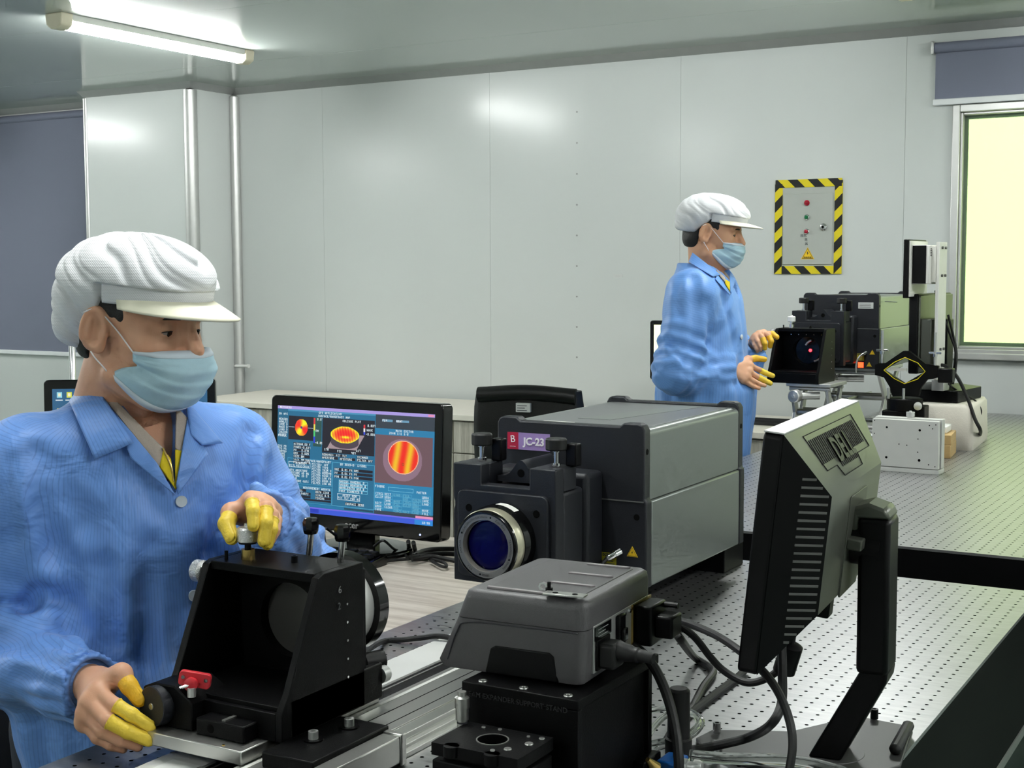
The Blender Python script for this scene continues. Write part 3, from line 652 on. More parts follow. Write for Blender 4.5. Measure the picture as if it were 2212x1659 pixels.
def interferometer(t, near):
    """local frame: right face x = 0, front face y = 0, bottom z = 0"""
    W, L, H, S = .312, .446, .292, .158
    # silver lower and upper shells
    MB().prism([(-W, 0), (0, 0), (0, S), (-W, S)], 'y', .004, L).build('lower_shell', 'silver_paint', t, .004)
    MB().prism([(-W+.004, S+.0015), (-.004, S+.0015)]+[( -.004-.012+.012*math.cos(a), H-.017+.012*math.sin(a)) for a in np.linspace(0, PI/2, 6)]+[(-W+.016-.012*math.sin(a), H-.017+.012*math.cos(a)) for a in np.linspace(0, PI/2, 6)], 'y', .004, L).build('upper_shell', 'silver_paint', t)
    tp = box('top_panel', 'silver_top', t, -W+.03, -.02, .03, L-.02, H-.006, H-.0035, .001)
    box('top_label', 'off_white', tp, -.235, -.17, .012, .03, H-.0036, H-.0028); MB().prism([(-.2, .1), (-.13, .1), (-.07, .42), (-.12, .42)], 'z', H-.0037, H-.003).build('top_sticker', 'silver_paint', tp)
    def bezel(y0, y1, nm):
        lug = .007
        poly = [(-W-.001, 0), (.001, 0), (.001, S), (-.003, S+.004), (-.003, H-.012+lug), (-.008, H-.003+lug), (-.016, H+lug), (-.045, H+lug), (-.053, H), (-W+.053, H), (-W+.045, H+lug), (-W+.016, H+lug), (-W+.008, H-.003+lug), (-W+.003, H-.012+lug), (-W+.003, S+.004), (-W-.001, S)]
        return MB().prism(poly, 'y', y0, y1).build(nm, 'charcoal', t, .003)
    fb = bezel(-.022, .004, 'front_bezel'); bb = bezel(L, L+.026, 'rear_bezel')
    MB().box(-.135, -.004, -.0232, -.022, S-.001, S+.0012).build('seam_strip', 'aluminium', fb)
    for z in (S+.09,): MB().lathe([(0, .0055), (.0006, .005)], (-.003, -.01, z), (1, 0, 0), 16).build('side_hole', 'hole_dark', fb); MB().lathe([(0, .0055), (.0006, .005)], (-.003, L+.013, z), (1, 0, 0), 16).build('side_hole', 'hole_dark', bb)
    MB().lathe([(0, .006), (.0008, .0055)], (-.018, -.022, S-.028), (0, -1, 0), 16).build('front_hole', 'hole_dark', fb)
    # adjustable aperture unit in front of the body
    cx, cz = -.19, .103
    box('collar_block', 'charcoal', t, cx-.098, cx+.105, -.085, -.02, .02, .212, .01, 3)
    poly = [(-.108, .02), (.1, .02), (.1, .208), (.1, .232), (.048, .232), (.048, .196), (-.05, .196), (-.05, .232), (-.108, .232), (-.108, .17), (-.1055, .163), (-.1055, .155), (-.108, .148)]
    MB().prism([(cx+a, z) for a, z in poly], 'y', -.195, -.165).build('aperture_frame', 'charcoal', t, .002)
    for x0, x1 in ((cx-.108, cx-.05), (cx+.048, cx+.1)): box('tower_block', 'charcoal', t, x0, x1, -.165, -.118, .19, .2315, .002)
    box('frame_body', 'charcoal', t, cx-.1, cx+.098, -.165, -.085, .03, .19, .008, 3)
    # saddle with hump behind the towers
    sad = [(-.05, .196)]+[(x, .206+.03*math.exp(-((x)/.019)**2)) for x in np.linspace(-.05, .06, 26)]+[(.06, .196)]
    MB().prism([(cx+a, z) for a, z in sad], 'y', -.14, -.03).build('saddle', 'charcoal', t, ang=50)
    MB().lathe([(0, .0075), (.0008, .007)], (cx+.0, -.14, .213), (0, -1, 0), 20).build('saddle_hole', 'hole_dark', t)
    fp = MB().prism(rrect(cx-.094, cx+.088, .032, .186, .012), 'y', -.204, -.194).build('face_plate', 'charcoal', t, .0015)
    for x, z in ((-.07, .155), (.067, .155), (.067, .045), (-.07, .045)): MB().lathe([(0, .0068), (.0008, .0064)], (cx+x, -.204, z), (0, -1, 0), 18).build('plate_hole', 'hole_dark', fp)
    MB().lathe([(0, .013), (.012, .013), (.014, .009)], (cx-.072, -.204, .118), (0, -1, 0), 16).build('lock_knob', 'black_gloss', fp)
    for x in (cx-.075, cx+.077):
        s_ = MB().lathe([(0, .008), (.006, .008), (.006, .005), (.03, .005), (.026, .0075), (.03, .0075)], (x, -.15, .232), (0, 0, 1), 16).build('adjuster_stem', 'chrome', t)
        pr = []; n = 28
        for k in range(n*2):
            a = PI*k/n; r = .019 if (k//4) % 2 == 0 else .0181; pr.append((x+r*math.cos(a), -.15+r*math.sin(a)))
        MB().prism(pr, 'z', .260, .282).build('adjuster_knob', 'black_rubber', t, .003)
        MB().box(x+.012, x+.034, -.14, -.118, .2315, .272).build('stop_post', 'black_smooth', t, .003)
    # transmission sphere
    ln = MB().lathe([(0, .066), (.026, .066), (.03, .0635), (.032, .0635)], (cx, -.204, cz), (0, -1, 0), 64).build('lens_barrel', 'black_gloss', t)
    MB().lathe([(.03, .0625), (.052, .0625), (.055, .0605)], (cx, -.204, cz), (0, -1, 0), 64, cap=False).build('lens_band', 'lens_rim' if near else 'white_plastic', ln)
    MB().lathe([(.052, .0615), (.058, .0605), (.06, .057), (.06, .0555)], (cx, -.204, cz), (0, -1, 0), 64, cap=False).build('lens_rim', 'black_gloss', ln)
    MB().lathe([(.0598, .0565), (.0598, .0455), (.056, .0445), (.05, .044)], (cx, -.204, cz), (0, -1, 0), 64, cap=False).build('lens_ring', 'lens_ring', ln)
    MB().lathe([(.052, .046), (.052, .0445), (.044, .0445)], (cx, -.204, cz), (0, -1, 0), 64, cap=False).build('lens_bore', 'black_gloss', ln)
    MB().lathe([(.0485, .0446), (.0495, .0446), (.0495, .043), (.0485, .043)], (cx, -.204, cz), (0, -1, 0), 64, cap=False).build('retainer', 'aluminium', ln)
    g = [(.044, .0445)]+[(.044+.005*math.cos(a), .0445*math.sin(a)) for a in np.linspace(PI/2, 0, 8)]
    MB().lathe(g, (cx, -.204, cz), (0, -1, 0), 48).build('lens_glass', 'lens_glass', ln)
    if near:
        for body, a0, sz in (('FOCAL LENGTH=328.596mm', 122, .0052), ('Zygo Corp', 52, .0056), ('TRANSMISSION SPHERE', -14, .0054), ('F/3.3', 232, .0054), ('SERIES 1', 268, .0054), ('APERTURE', 186, .005)):
            circ_text('ring_lettering', body, 'ink', ln, sz, (cx, -.2642, cz), .0505, a0)
        for a0 in (78, 258, 158, -22): MB().lathe([(0, .0016), (.0005, .0015)], (cx+.051*math.cos(math.radians(a0)), -.2639, cz+.051*math.sin(math.radians(a0))), (0, -1, 0), 10).build('ring_dot', 'hole_dark', ln)
        lb = MB()
        lb.rings([[(cx+.0668*math.cos(a), y, cz+.0668*math.sin(a)) for a in np.linspace(math.radians(58), math.radians(92), 8)] for y in (-.226, -.209)], closed=False).build('serial_sticker', 'off_white', ln)
    # front panel fittings
    warn(fb, (-.026, -.0225, .066), (1, 0, 0), (0, 0, 1), (0, -1, 0), .022); warn(fb, (-.038, -.0225, -.002+.02), (1, 0, 0), (0, 0, 1), (0, -1, 0), .022)
    cs = box('caution_sticker', 'caution_yellow', fb, -.087, -.058, -.0228, -.0221, .032, .06); box('sticker_header', 'ink', cs, -.0855, -.0595, -.0231, -.0227, .0535, .0585)
    text('sticker_title', 'CAUTION', 'caution_yellow', cs, .005, (-.0725, -.0234, .056), (1, 0, 0), (0, 0, 1))
    for k, wd in enumerate((.022, .018, .023, .02)): box('sticker_line', 'ink_faint', cs, -.0725-wd/2, -.0725+wd/2, -.0231, -.0227, .0485-.0045*k, .0496-.0045*k)
    pl = MB().lathe([(0, .0075), (.012, .0075), (.012, .0065), (.026, .006), (.03, .004)], (-.05, -.022, .064), (-.55, -.75, -.35), 18).build('cable_plug', 'chrome', t)
    MB().tube([(-.066, -.044, .054), (-.073, -.055, .042), (-.078, -.06, .02), (-.079, -.06, -.01), (-.08, -.055, -.05 if near else .0)], .0036, 8).build('lead', 'black_rubber' if near else 'aluminium_satin', t)
    if near: MB().tube([(-.0765, -.06, .026), (-.0795, -.061, -.01), (-.08, -.056, -.048)], .0046, 8).build('lead_sleeve', 'off_white', t)
    else:
        box('red_indicator', 'red_led', fb, -.082, -.06, -.024, -.022, .004, .026, .001); box('white_label', 'label_paper', fb, -.085, -.025, -.0228, -.022, .238, .262); [box('label_line', 'ink_faint', fb, -.08, -.035, -.0231, -.0227, z_, z_+.0022) for z_ in (.255, .249, .243)]
        MB().cyl((0, .05, .265), (.05, .05, .263), .002, n=8).build('side_peg', 'chrome', t)
    return fb
t = thing('interferometer', 'large grey interferometer labelled JC-23 with a blue-coated lens on its front', 'interferometer', (-1.02, 2.2525, .966))
fb = interferometer(t, True)
lb = box('name_label', 'label_purple', fb, -.262, -.195, -.0236, -.0222, .238, .27); box('label_logo', 'label_red', lb, -.286, -.262, -.0236, -.0222, .238, .27)
text('label_text', 'JC-23', 'white_ink', lb, .0195, (-.2285, -.0241, .2535), (1, 0, 0), (0, 0, 1), bold=.0006); text('label_text', 'B', 'white_ink', lb, .019, (-.274, -.0241, .257), (1, 0, .12), (-.12, 0, 1)); text('label_text', '~·~·~', 'white_ink', lb, .0055, (-.274, -.0241, .2435), (1, 0, 0), (0, 0, 1))
for x, y in ((-.29, .03), (-.05, .03)): MB().lathe([(0, .022), (.01, .022), (.012, .014), (.066, .014)], (x, y, -.066), (0, 0, 1), 20).build('foot', 'black_rubber', t)
box('rear_support', 'black_anodised', t, -.3, -.033, .449, .56, -.066, -.002, .002); MB().cyl((-.073, .53, -.066), (-.073, .53, .0), .008, n=14).build('support_post', 'chrome', t)
# second one, far behind, on scissor jacks
t = thing('interferometer', 'far dark-fronted interferometer with a red indicator standing on a scissor jack', 'interferometer', (-1.468, 5.42, 1.146))
interferometer(t, False)

# ================================================================== grey controller on its black support
t = thing('support_stand', 'black box-shaped stand engraved BEAM EXPANDER SUPPORT STAND under the grey controller', 'stand', (-.77, 1.437, Z1)); sx, sy, sh = .077, .1, .16
box('top_plate', 'black_anodised', t, -sx, sx, -sy, sy+.02, sh-.012, sh, .0012)
box('front_plate', 'black_anodised', t, -sx, sx, -sy, -sy+.01, 0, sh-.012, .001); box('back_plate', 'black_anodised', t, -sx, sx, sy-.01, sy, 0, sh-.012, .001)
box('inner_web', 'black_anodised', t, sx-.02, sx-.006, -sy+.01, sy-.01, 0, sh-.012); box('inner_web', 'black_anodised', t, -sx+.006, -sx+.02, -sy+.01, sy-.01, 0, sh-.012)
text('engraving', 'BEAM EXPANDER SUPPORT STAND', 'engrave', t, .0086, (-.004, -sy-.0006, sh-.0135), (1, 0, 0), (0, 0, 1))
for x in (-.055, .0, .058): MB().lathe([(0, .0055), (.0012, .005), (.0012, .003), (-.001, .0025)], (x, -sy+.012, sh), (0, 0, 1), 16).build('screw', 'aluminium', t)
t = thing('controller_box', 'grey plastic instrument controller with ribbed lid on the black stand', 'controller', (-.786, 1.477, Z1+sh), math.radians(3.4)); ch = .101
# body: slanted left side, rounded; lofted from two rounded rectangles
def rr3(x0, x1, y0, y1, r, z): return [(a, b, z) for a, b in rrect(x0, x1, y0, y1, r, 5)]
MB().rings([rr3(-.116, .070, -.104, .104, .01, .004), rr3(-.12, .072, -.106, .106, .01, .012), rr3(-.096, .074, -.103, .106, .014, .066)]).build('lower_case', 'charcoal_plastic', t, ang=50)
MB().rings([rr3(-.096, .0745, -.1035, .1065, .014, .067), rr3(-.087, .075, -.103, .106, .014, .09), rr3(-.084, .0735, -.1005, .104, .013, .098), rr3(-.079, .069, -.096, .1, .011, ch)]).build('upper_case', 'charcoal_plastic', t, ang=50)
lid = MB().prism(rrect(-.062, .058, -.086, .09, .006), 'z', ch-.0005, ch+.001).build('lid_panel', 'charcoal_plastic', t, .0008)
for y in (-.085, -.028, .028, .085): MB().prism([(-.005 if y > -.08 else -.06, y-.004), (.05, y-.004), (.055, y), (.05, y+.001), (.0 if y > -.08 else -.06, y+.001)], 'z', ch, ch+.0032).build('lid_rib', 'rib_highlight', lid, .0008)
MB().prism([(-.054, .004), (.042, .004), (.036, .034), (.03, .038), (-.04, .038), (-.047, .034)], 'y', -.1062, -.103).build('front_recess', 'black_smooth', t, .0015)
MB().tube([(-.105, -.1058, .014), (-.092, -.1052, .05), (-.076, -.1046, .062), (.0, -.1044, .064), (.066, -.1044, .0645)], .0009, 6).build('panel_groove', 'ink', t)
pn = box('rear_panel', 'aluminium_satin', t, .069, .0752, -.08, .095, .012, .068, .0005)
box('inlet_socket', 'black_smooth', pn, .075, .078, -.076, -.036, .014, .05, .001); box('type_plate', 'black_gloss', pn, .075, .0765, -.078, -.03, .05, .066)
for k in range(3): box('plate_line', 'grey_ink', pn, .0764, .0768, -.07, -.04-.008*(k % 2), .0535+.004*k, .0542+.004*k)
box('rocker_switch', 'black_smooth', pn, .075, .081, -.014, .006, .028, .066, .002); box('rocker_button', 'black_gloss', pn, .08, .086, -.01, .002, .034, .05, .002)
for q in ((.03, .062), (.05, .062), (.085, .062), (.03, .018), (.05, .016), (.014, .062), (.085, .018)): MB().lathe([(0, .0028), (.002, .0024)], (.0752, q[0], q[1]), (1, 0, 0), 10).build('screw', 'chrome', pn)
MB().cyl((.075, .0, .026), (.09, .0, .024), .004, n=10).build('thumb_screw', 'black_smooth', pn)
# power plug with strain relief
pg = MB().box(.076, .098, -.072, -.04, .016, .046).build('power_plug', 'black_rubber', t, .004)
MB().lathe([(0, .012), (.016, .010), (.02, .0085), (.026, .009), (.028, .0075), (.033, .008), (.036, .0065), (.042, .007), (.046, .0058)], (.096, -.056, .036), (1, -.1, -.05), 16).build('strain_relief', 'black_rubber', pg)
dp = MB().box(.077, .1, .042, .094, .016, .066).build('data_plug', 'black_smooth', t, .003); MB().box(.1, .124, .05, .086, .026, .054).build('plug_hood', 'black_smooth', dp, .003)
MB().box(.0755, .078, .036, .098, .014, .068).build('plug_shell', 'brass', dp); MB().cyl((.1, .088, .06), (.118, .088, .06), .004, n=10).build('plug_screw', 'black_smooth', dp)
# bits left on the lid
t2 = thing('metal_bracket', 'small thin metal bracket with two holes lying on the grey controller', 'bracket', (-.735, 1.385, Z1+sh+ch+.0042)); t2.rotation_euler.z = .15
box('plate', 'aluminium', t2, -.025, .025, -.008, .008, 0, .0022, .0004)
for x in (-.012, .012): MB().lathe([(0, .0035), (.0004, .0033)], (x, 0, .0022), (0, 0, 1), 12).build('hole', 'hole_dark', t2)
t2 = thing('nut', 'tiny shiny nut lying on the grey controller lid', 'nut', (-.772, 1.4, Z1+sh+ch+.002)); MB().lathe([(-.003, .0032), (-.003, .0055), (.003, .0055), (.003, .0032), (-.003, .0032)], (0, 0, .0055), (.3, -1, .1), 8, cap=False).build('ring', 'chrome', t2)
t2 = thing('screw', 'tiny black screw standing on the grey controller lid', 'screw', (-.7615, 1.395, Z1+sh+ch+.0042)); MB().lathe([(0, .0045), (.004, .0045), (.004, .0022), (.011, .0022)], (0, 0, 0), (0, 0, 1), 10).build('shank', 'black_smooth', t2)
# ================================================================== screens drawn as coloured cells
FONT = {c: v for c, v in zip('ABCDEFGHIJKLMNOPQRSTUVWXYZ0123456789.:-/%()', [
 0x2BED, 0x6BAE, 0x3923, 0x6B6E, 0x79A7, 0x79A4, 0x396B, 0x5BED, 0x7497, 0x126A, 0x5BAD, 0x4927, 0x5FED, 0x7B6D, 0x2B6A, 0x6BA4, 0x2B73, 0x6BAD, 0x388E, 0x7492,
 0x5B6F, 0x5B6A, 0x5BFD, 0x5AAD, 0x5A92, 0x72A7, 0x7B6F, 0x2C97, 0x73E7, 0x73CF, 0x5BC9, 0x79CF, 0x79EF, 0x7249, 0x7BEF, 0x7BCF, 0x0002, 0x0410, 0x01C0, 0x12A4, 0x52A5, 0x2922, 0x224A])}
class Canvas:
    def __init__(s, w, h, bg): s.w, s.h = w, h; s.a = np.zeros((h, w, 3)); s.a[:] = np.array(bg)/255
    def rect(s, x, y, w, h, c):
        x, y, w, h = int(round(x)), int(round(y)), int(round(w)), int(round(h)); s.a[max(0, y):y+h, max(0, x):x+w] = np.array(c)/255
    def frame(s, x, y, w, h, c): s.rect(x, y, w, 1, c); s.rect(x, y+h-1, w, 1, c); s.rect(x, y, 1, h, c); s.rect(x+w-1, y, 1, h, c)
    def txt(s, x, y, t, c=(225, 240, 245)):
        for ch in t.upper():
            b = FONT.get(ch)
            if b is not None:
                for k in range(15):
                    if b >> (14-k) & 1: s.rect(x+k % 3, y+k//3, 1, 1, c)
            x += 4
    def mesh(s, name, parent, W, H, M):
        w, h = s.w, s.h
        gx, gz = np.meshgrid(np.linspace(-W/2, W/2, w+1), np.linspace(H, 0, h+1))
        co = np.stack([gx.ravel(), np.zeros(gx.size), gz.ravel()], 1)
        i = np.arange(h)[:, None]*(w+1)+np.arange(w)[None]; i = i.ravel(); q = np.stack([i+w+1, i+w+2, i+1, i], 1)
        me = bpy.data.meshes.new(name); me.vertices.add(len(co)); me.vertices.foreach_set('co', co.ravel())
        me.loops.add(q.size); me.loops.foreach_set('vertex_index', q.ravel().astype(np.int32)); me.polygons.add(len(q)); me.polygons.foreach_set('loop_start', np.arange(0, q.size, 4).astype(np.int32))
        me.update(calc_edges=True)
        at = me.attributes.new('px', 'FLOAT_COLOR', 'CORNER'); c = s.a.reshape(-1, 3); c = np.where(c <= .04045, c/12.92, ((c+.055)/1.055)**2.4)
        at.data.foreach_set('color', np.repeat(np.c_[c, np.ones(len(c))], 4, 0).ravel())
        me.transform(M); return link(name, me, 'screen_pixels', parent)
def app_screen():
    B, D, K = (30, 110, 150), (26, 72, 100), (22, 20, 38); c = Canvas(400, 240, B); Wt = (215, 235, 245)
    c.rect(0, 0, 400, 7, (176, 160, 232)); c.txt(6, 1, 'METROPRO', (250, 250, 255)); c.rect(384, 1, 14, 5, (240, 150, 190))
    c.rect(0, 7, 28, 218, (32, 104, 140)); c.rect(28, 7, 228, 4, (70, 150, 190))
    for k, s_ in enumerate(('NO APERTURE', '', 'MEASURE', 'ANALYZE', 'SAVE DATA', 'MASK DATA', 'LOAD DATA', 'CALIBRATE', 'RESET')): c.txt(4, 16+k*6, s_[:6])
    for k, s_ in enumerate(('PRODUCT', '', '', '', 'ZYG PROF', 'ZYG PROF', 'CONTROL', 'SLOPE MAG', 'SLOPE X', 'SLOPE Y', '', 'PSF', 'MTF', 'MTF PROF', 'ISOMETRI', '', '', '', 'INTERFER', 'ANNOTATE', '', '', 'VIDEO MON')): c.txt(2, 66+k*6, s_[:6])
    c.txt(110, 9, 'GPI APPLICATION'); c.txt(108, 16, 'SURFACE/WAVEFRONT MAP')
    # circular map
    c.rect(30, 22, 66, 54, K); c.rect(96, 22, 22, 66, (38, 82, 78))
    yy, xx = np.mgrid[0:240, 0:400]; r = np.hypot((xx-64)/17., (yy-47)/19.); th = np.arctan2(yy-47, xx-64)
    v = .74+.17*np.sin(th*2+.6)+.12*np.sin(xx*.22+1)*np.cos(yy*.18); m_ = r < 1
    def heat(v): return np.clip(np.stack([.25+1.6*v, 1.25-1.35*np.abs(v-.42)*1.6, .12*np.ones_like(v)], -1), 0, 1)
    c.a[m_] = heat(np.clip(v, 0, 1))[m_]; c.a[r < .16] = (.25, .25, .5); c.rect(30, 47, 16, 1, Wt); c.rect(82, 47, 14, 1, Wt)
    for k in range(56): c.rect(97, 24+k, 4, 1, tuple(np.array(((235, 50, 60), (245, 230, 90), (80, 210, 120), (40, 60, 225))[min(3, k//14)])))
    c.txt(102, 24, '+0.071'); c.txt(103, 50, 'NM'); c.txt(102, 77, '-0.059')
    for k, (a, e) in enumerate((('ASTMAG', '0.02 FR'), ('POWER', '-0.107 FR'), ('PV', '0.279 FR'), ('RMS', '0.029 FR'), ('SIZE X', 'MM'), ('SIZE Y', 'MM'), ('PV', '2.91 FR'))):
        c.rect(44, 82+k*7, 44, 6, K); c.txt(45, 83+k*7, a); c.txt(66, 83+k*7, e[:6])
    # oblique plot
    c.rect(120, 22, 134, 78, K); c.txt(172, 24, 'OBLIQUE PLOT')
    po = ((xx > 128+(96-yy)*.62) & (xx < 204+(96-yy)*.6) & (yy > 55) & (yy < 90)); c.a[po] = (.66, .58, .6)
    r2 = np.hypot((xx-178)/36., (yy-74)/15.); wl = (np.abs(xx-178) < 36) & (yy > 60) & (yy < 74+14*np.sqrt(np.clip(1-((xx-178)/36.)**2, 0, 1))); c.a[wl] = (.3, .25, .3)
    rt = np.hypot((xx-178)/37., (yy-57)/(19.-3*((xx-178)/37.)**2)); top = rt < 1; vv = np.clip(.98-.5*rt**3+.16*np.sin(xx*1.3+yy*.9)*np.cos(yy*1.1+xx*.4)-.5*np.exp(-(np.hypot((xx-180)/12., (yy-62)/3.))**2), 0, 1); c.a[top] = heat(vv)[top]
    for k in range(22): c.rect(226, 32+k, 4, 1, ((235, 50, 60), (245, 245, 245), (60, 80, 225))[min(2, k//8)])
    c.txt(232, 31, '+0.0377'); c.txt(234, 41, 'WAVE'); c.txt(232, 50, '-0.0016'); c.txt(126, 90, '178'); c.txt(160, 92, 'PIX'); c.txt(196, 94, '407'); c.txt(208, 88, '117')
    c.rect(120, 101, 64, 6, K); c.txt(121, 102, 'REMOVED: PST TLT'); c.rect(120, 108, 42, 6, K); c.txt(121, 109, 'APERTURE'); c.rect(166, 108, 40, 6, K); c.txt(167, 109, 'APERTURE'); c.rect(210, 101, 24, 6, K); c.txt(211, 102, 'TRIMMED'); c.rect(210, 108, 40, 6, K); c.txt(211, 109, 'FILTER OFF')
    # control panels
    c.frame(29, 118, 118, 58, (70, 160, 200)); c.txt(76, 119, 'SURFACE/WAVEFRONT MAP CONTROL'[:18]); c.frame(32, 126, 58, 13, Wt); c.txt(52, 127, 'REMOVE')
    for k, s_ in enumerate(('PST', 'TLT', 'PWR', 'AST', 'CMA', 'SA3')): c.txt(34+k*9, 133, s_[:2])
    for k, s_ in enumerate(('AUTO APERTURE ON', 'APERTURE OD 95', 'APERTURE ID 0', 'TRIM 0', 'TRIM MODE OUTSIDE')): c.txt(31, 143+k*6, s_[:14])
    for k, s_ in enumerate(('FILTER: OFF', 'FILTER TYPE', 'FILTER TRIM ON', 'FILTER WINDOW', 'FILTER HIGH FREQ', 'FILTER LOW FREQ', 'FILTER HIGH WAVE', 'FILTER LOW WAVE')): c.txt(94, 126+k*6, s_[:13])
    c.frame(148, 120, 108, 98, (90, 180, 215)); c.txt(168, 121, 'UV 2019-0: 1/1001'); 
    for k in range(3):
        c.rect(153, 132+k*8, 46, 6, K); c.txt(154, 133+k*8, ('RMS', 'PV', 'POW')[k]); c.txt(172, 133+k*8, '0.01 FR'); c.rect(203, 132+k*8, 48, 6, K); c.txt(204, 133+k*8, ('RMS', 'PV', 'POW')[k])
    for k, s_ in enumerate(('RADIUS NOMINAL 0', 'RADIUS MEASURED 0', 'WAVELENGTH 632.8', 'PART DIAMETER 0')): c.frame(165, 158+k*7, 74, 7, (110, 190, 220)); c.txt(167, 159+k*7, s_)
    c.frame(162, 189, 58, 14, Wt); c.txt(176, 190, 'RESET REMOVE'[:9]); c.txt(164, 196, 'PST TLT PWR AST'[:14]); c.rect(182, 207, 44, 6, K); c.txt(183, 208, 'SURFACE ZERN')
    c.frame(29, 180, 118, 38, (70, 160, 200)); c.txt(72, 181, 'MEASUREMENT ANNOTATION'[:18]); c.rect(30, 187, 50, 6, K); c.txt(31, 188, 'THU JUL 11'); c.rect(30, 194, 62, 6, K); c.txt(31, 195, 'SN: TEST PARTS'); c.rect(30, 201, 62, 6, K); c.txt(31, 202, 'PN'); c.rect(30, 208, 116, 4, K)
    for k in range(3): c.rect(104, 187+k*7, 42, 6, K); c.txt(105, 188+k*7, ('DATA SIGN', 'SCALE 0.5', 'TIMING')[k])
    c.rect(29, 219, 227, 6, (28, 120, 170)); c.rect(180, 220, 74, 4, (30, 70, 90))
    # live fringes
    c.rect(256, 7, 144, 30, (52, 62, 74)); c.rect(272, 17, 26, 5, (110, 160, 190)); c.txt(273, 17, 'FL4', (255,)*3); c.rect(306, 17, 32, 5, (110, 160, 190)); c.txt(307, 17, 'GRAT', (255,)*3)
    c.rect(256, 37, 144, 14, (34, 128, 176)); c.txt(306, 38, 'MASK EDITOR'); c.txt(290, 44, 'ZOOM 1:1 1:2'); c.rect(256, 51, 140, 106, (112, 84, 92)); c.rect(396, 51, 4, 106, (40, 120, 165))
    e1 = np.hypot((xx-323)/48., (yy-103)/46.) < 1; c.a[e1] = (.57, .45, .52); rr_ = np.hypot((xx-325)/37., (yy-97)/36.); e2 = rr_ < 1
    u = (xx-325+5*np.sin((yy-97)/26.)); fr = .5+.5*np.cos(2*PI*(u+16)/31.); col = np.stack([.98*np.ones_like(u), .12+.66*fr, .06+.05*fr], -1); c.a[e2] = col[e2]; c.a[(rr_ >= .97) & (rr_ < 1.02)] = (1, .75, .6); c.a[(np.hypot(xx-325, yy-112) < 3) & (np.hypot(xx-325, yy-112) > 1.6)] = (.5, .3, .05)
    c.rect(256, 157, 144, 60, (36, 132, 180)); c.frame(290, 164, 62, 9, (110, 190, 220)); c.txt(258, 162, 'FIGURE'); c.txt(360, 168, 'PATTERN'[:6])
    for i in range(6):
        for k in range(6):
            if (i*5+k*3) % 7 < 6: c.frame(257+i*23, 177+k*7, 22, 7, (70, 160, 200)); c.txt(259+i*23, 178+k*7, ('CIRCLE', 'ELLIPS', 'POLYGN', 'RECT', 'UNDO', 'SAVE', 'LOAD', 'CLEAR', 'MOVE', 'FILL', 'BOX')[(i*3+k) % 11][:5], Wt if i in (0, 1, 5) else (110, 180, 205))
    c.rect(256, 218, 144, 8, (54, 66, 80)); c.rect(358, 221, 42, 8, (240, 150, 190)); c.rect(0, 226, 400, 14, (58, 92, 220)); c.rect(0, 226, 400, 3, (120, 110, 235)); c.rect(54, 229, 60, 9, (36, 60, 190)); c.txt(58, 231, 'GPI.APP'); c.rect(356, 229, 44, 11, (40, 140, 225)); c.txt(374, 232, '10:55')
    return c
def icons_screen():
    c = Canvas(240, 140, (44, 98, 138)); rg = random.Random(3)
    for col, row, cc in ((0, 0, (150, 220, 235)), (1, 0, (220, 225, 80)), (2, 0, (235, 215, 120)), (4, 0, (240, 215, 140)), (0, 1, (240, 225, 150)), (1, 1, (235, 170, 120)), (0, 2, (140, 225, 220)), (1, 2, (140, 225, 220)), (13, 0, (240, 225, 140)), (14, 0, (240, 225, 140)), (0, 3, (230, 220, 120)), (14, 1, (240, 225, 150))):
        x, y = 5+col*15, 5+row*26; c.rect(x+2, y, 8, 9, cc); c.rect(x+4, y+2, 4, 5, (250, 245, 210)); c.rect(x, y+12, 11, 2, (205, 220, 228))
    c.rect(0, 134, 240, 6, (30, 60, 110)); return c

# ------------------------------------------------------------------ desktop monitor facing -y (local), centre of the stand at the origin
def desk_monitor(t, W, H, zb, tilt, bez, canvas, brand=None, led=True, glass=None):
    M = Matrix.Translation((0, 0, zb)) @ Matrix.Rotation(tilt, 4, 'X')
    MB().prism(rrect(-W/2, W/2, 0, H, .012), 'y', -.012, .03).build('bezel', 'black_gloss', t, .003, M=M)
    MB().rings([[(x, .03, z) for x, z in rrect(-W/2+.012, W/2-.012, .012, H-.012, .012)], [(x, .052, z) for x, z in rrect(-W/2+.08, W/2-.08, .06, H-.05, .03)]]).build('rear_housing', 'black_smooth', t, M=M)
    bl, bb, bt = bez
    if canvas: sc = canvas.mesh('screen', t, W-2*bl, H-bb-bt, M @ Matrix.Translation((0, -.0128, bb)))
    else: sc = MB().box(-W/2+bl, W/2-bl, -.0128, -.011, bb, H-bt).build('screen', glass, t, M=M)
    if brand: text('brand_lettering', brand, 'grey_ink', t, .022, M @ Vector((0, -.0126, bb*.5)), M.to_3x3() @ Vector((1, 0, 0)), M.to_3x3() @ Vector((0, 0, 1)), bold=.0003)
    if led: MB().lathe([(0, .0022), (.001, .002)], M @ Vector((W/2-.055, -.012, bb*.38)), (0, -1, 0), 10).build('power_light', 'blue_led', t)
    MB().prism([(-.042, .02), (.042, .02), (.036, .052), (-.036, .052)], 'z', .014, zb+H*.35).build('neck', 'black_gloss', t, .004)
    e = [[(math.cos(a)*.125*s_, .03+math.sin(a)*.1*s_, z) for a in np.linspace(0, 2*PI, 41)[:-1]] for s_, z in ((1, 0), (1, .008), (.97, .014), (.5, .018))]
    MB().rings(e).build('stand_base', 'black_gloss', t)
t = thing('monitor', 'black monitor showing a blue measurement program with red fringe images', 'monitor', (-1.918, 2.565, ZD))
desk_monitor(t, .494, .312, .05, math.radians(-3), (.021, .036, .024), app_screen(), 'acer')
t = thing('monitor', 'black monitor with a few desktop icons partly hidden behind the foreground worker', 'monitor', (-2.98, 2.905, .816+.014), math.radians(37))
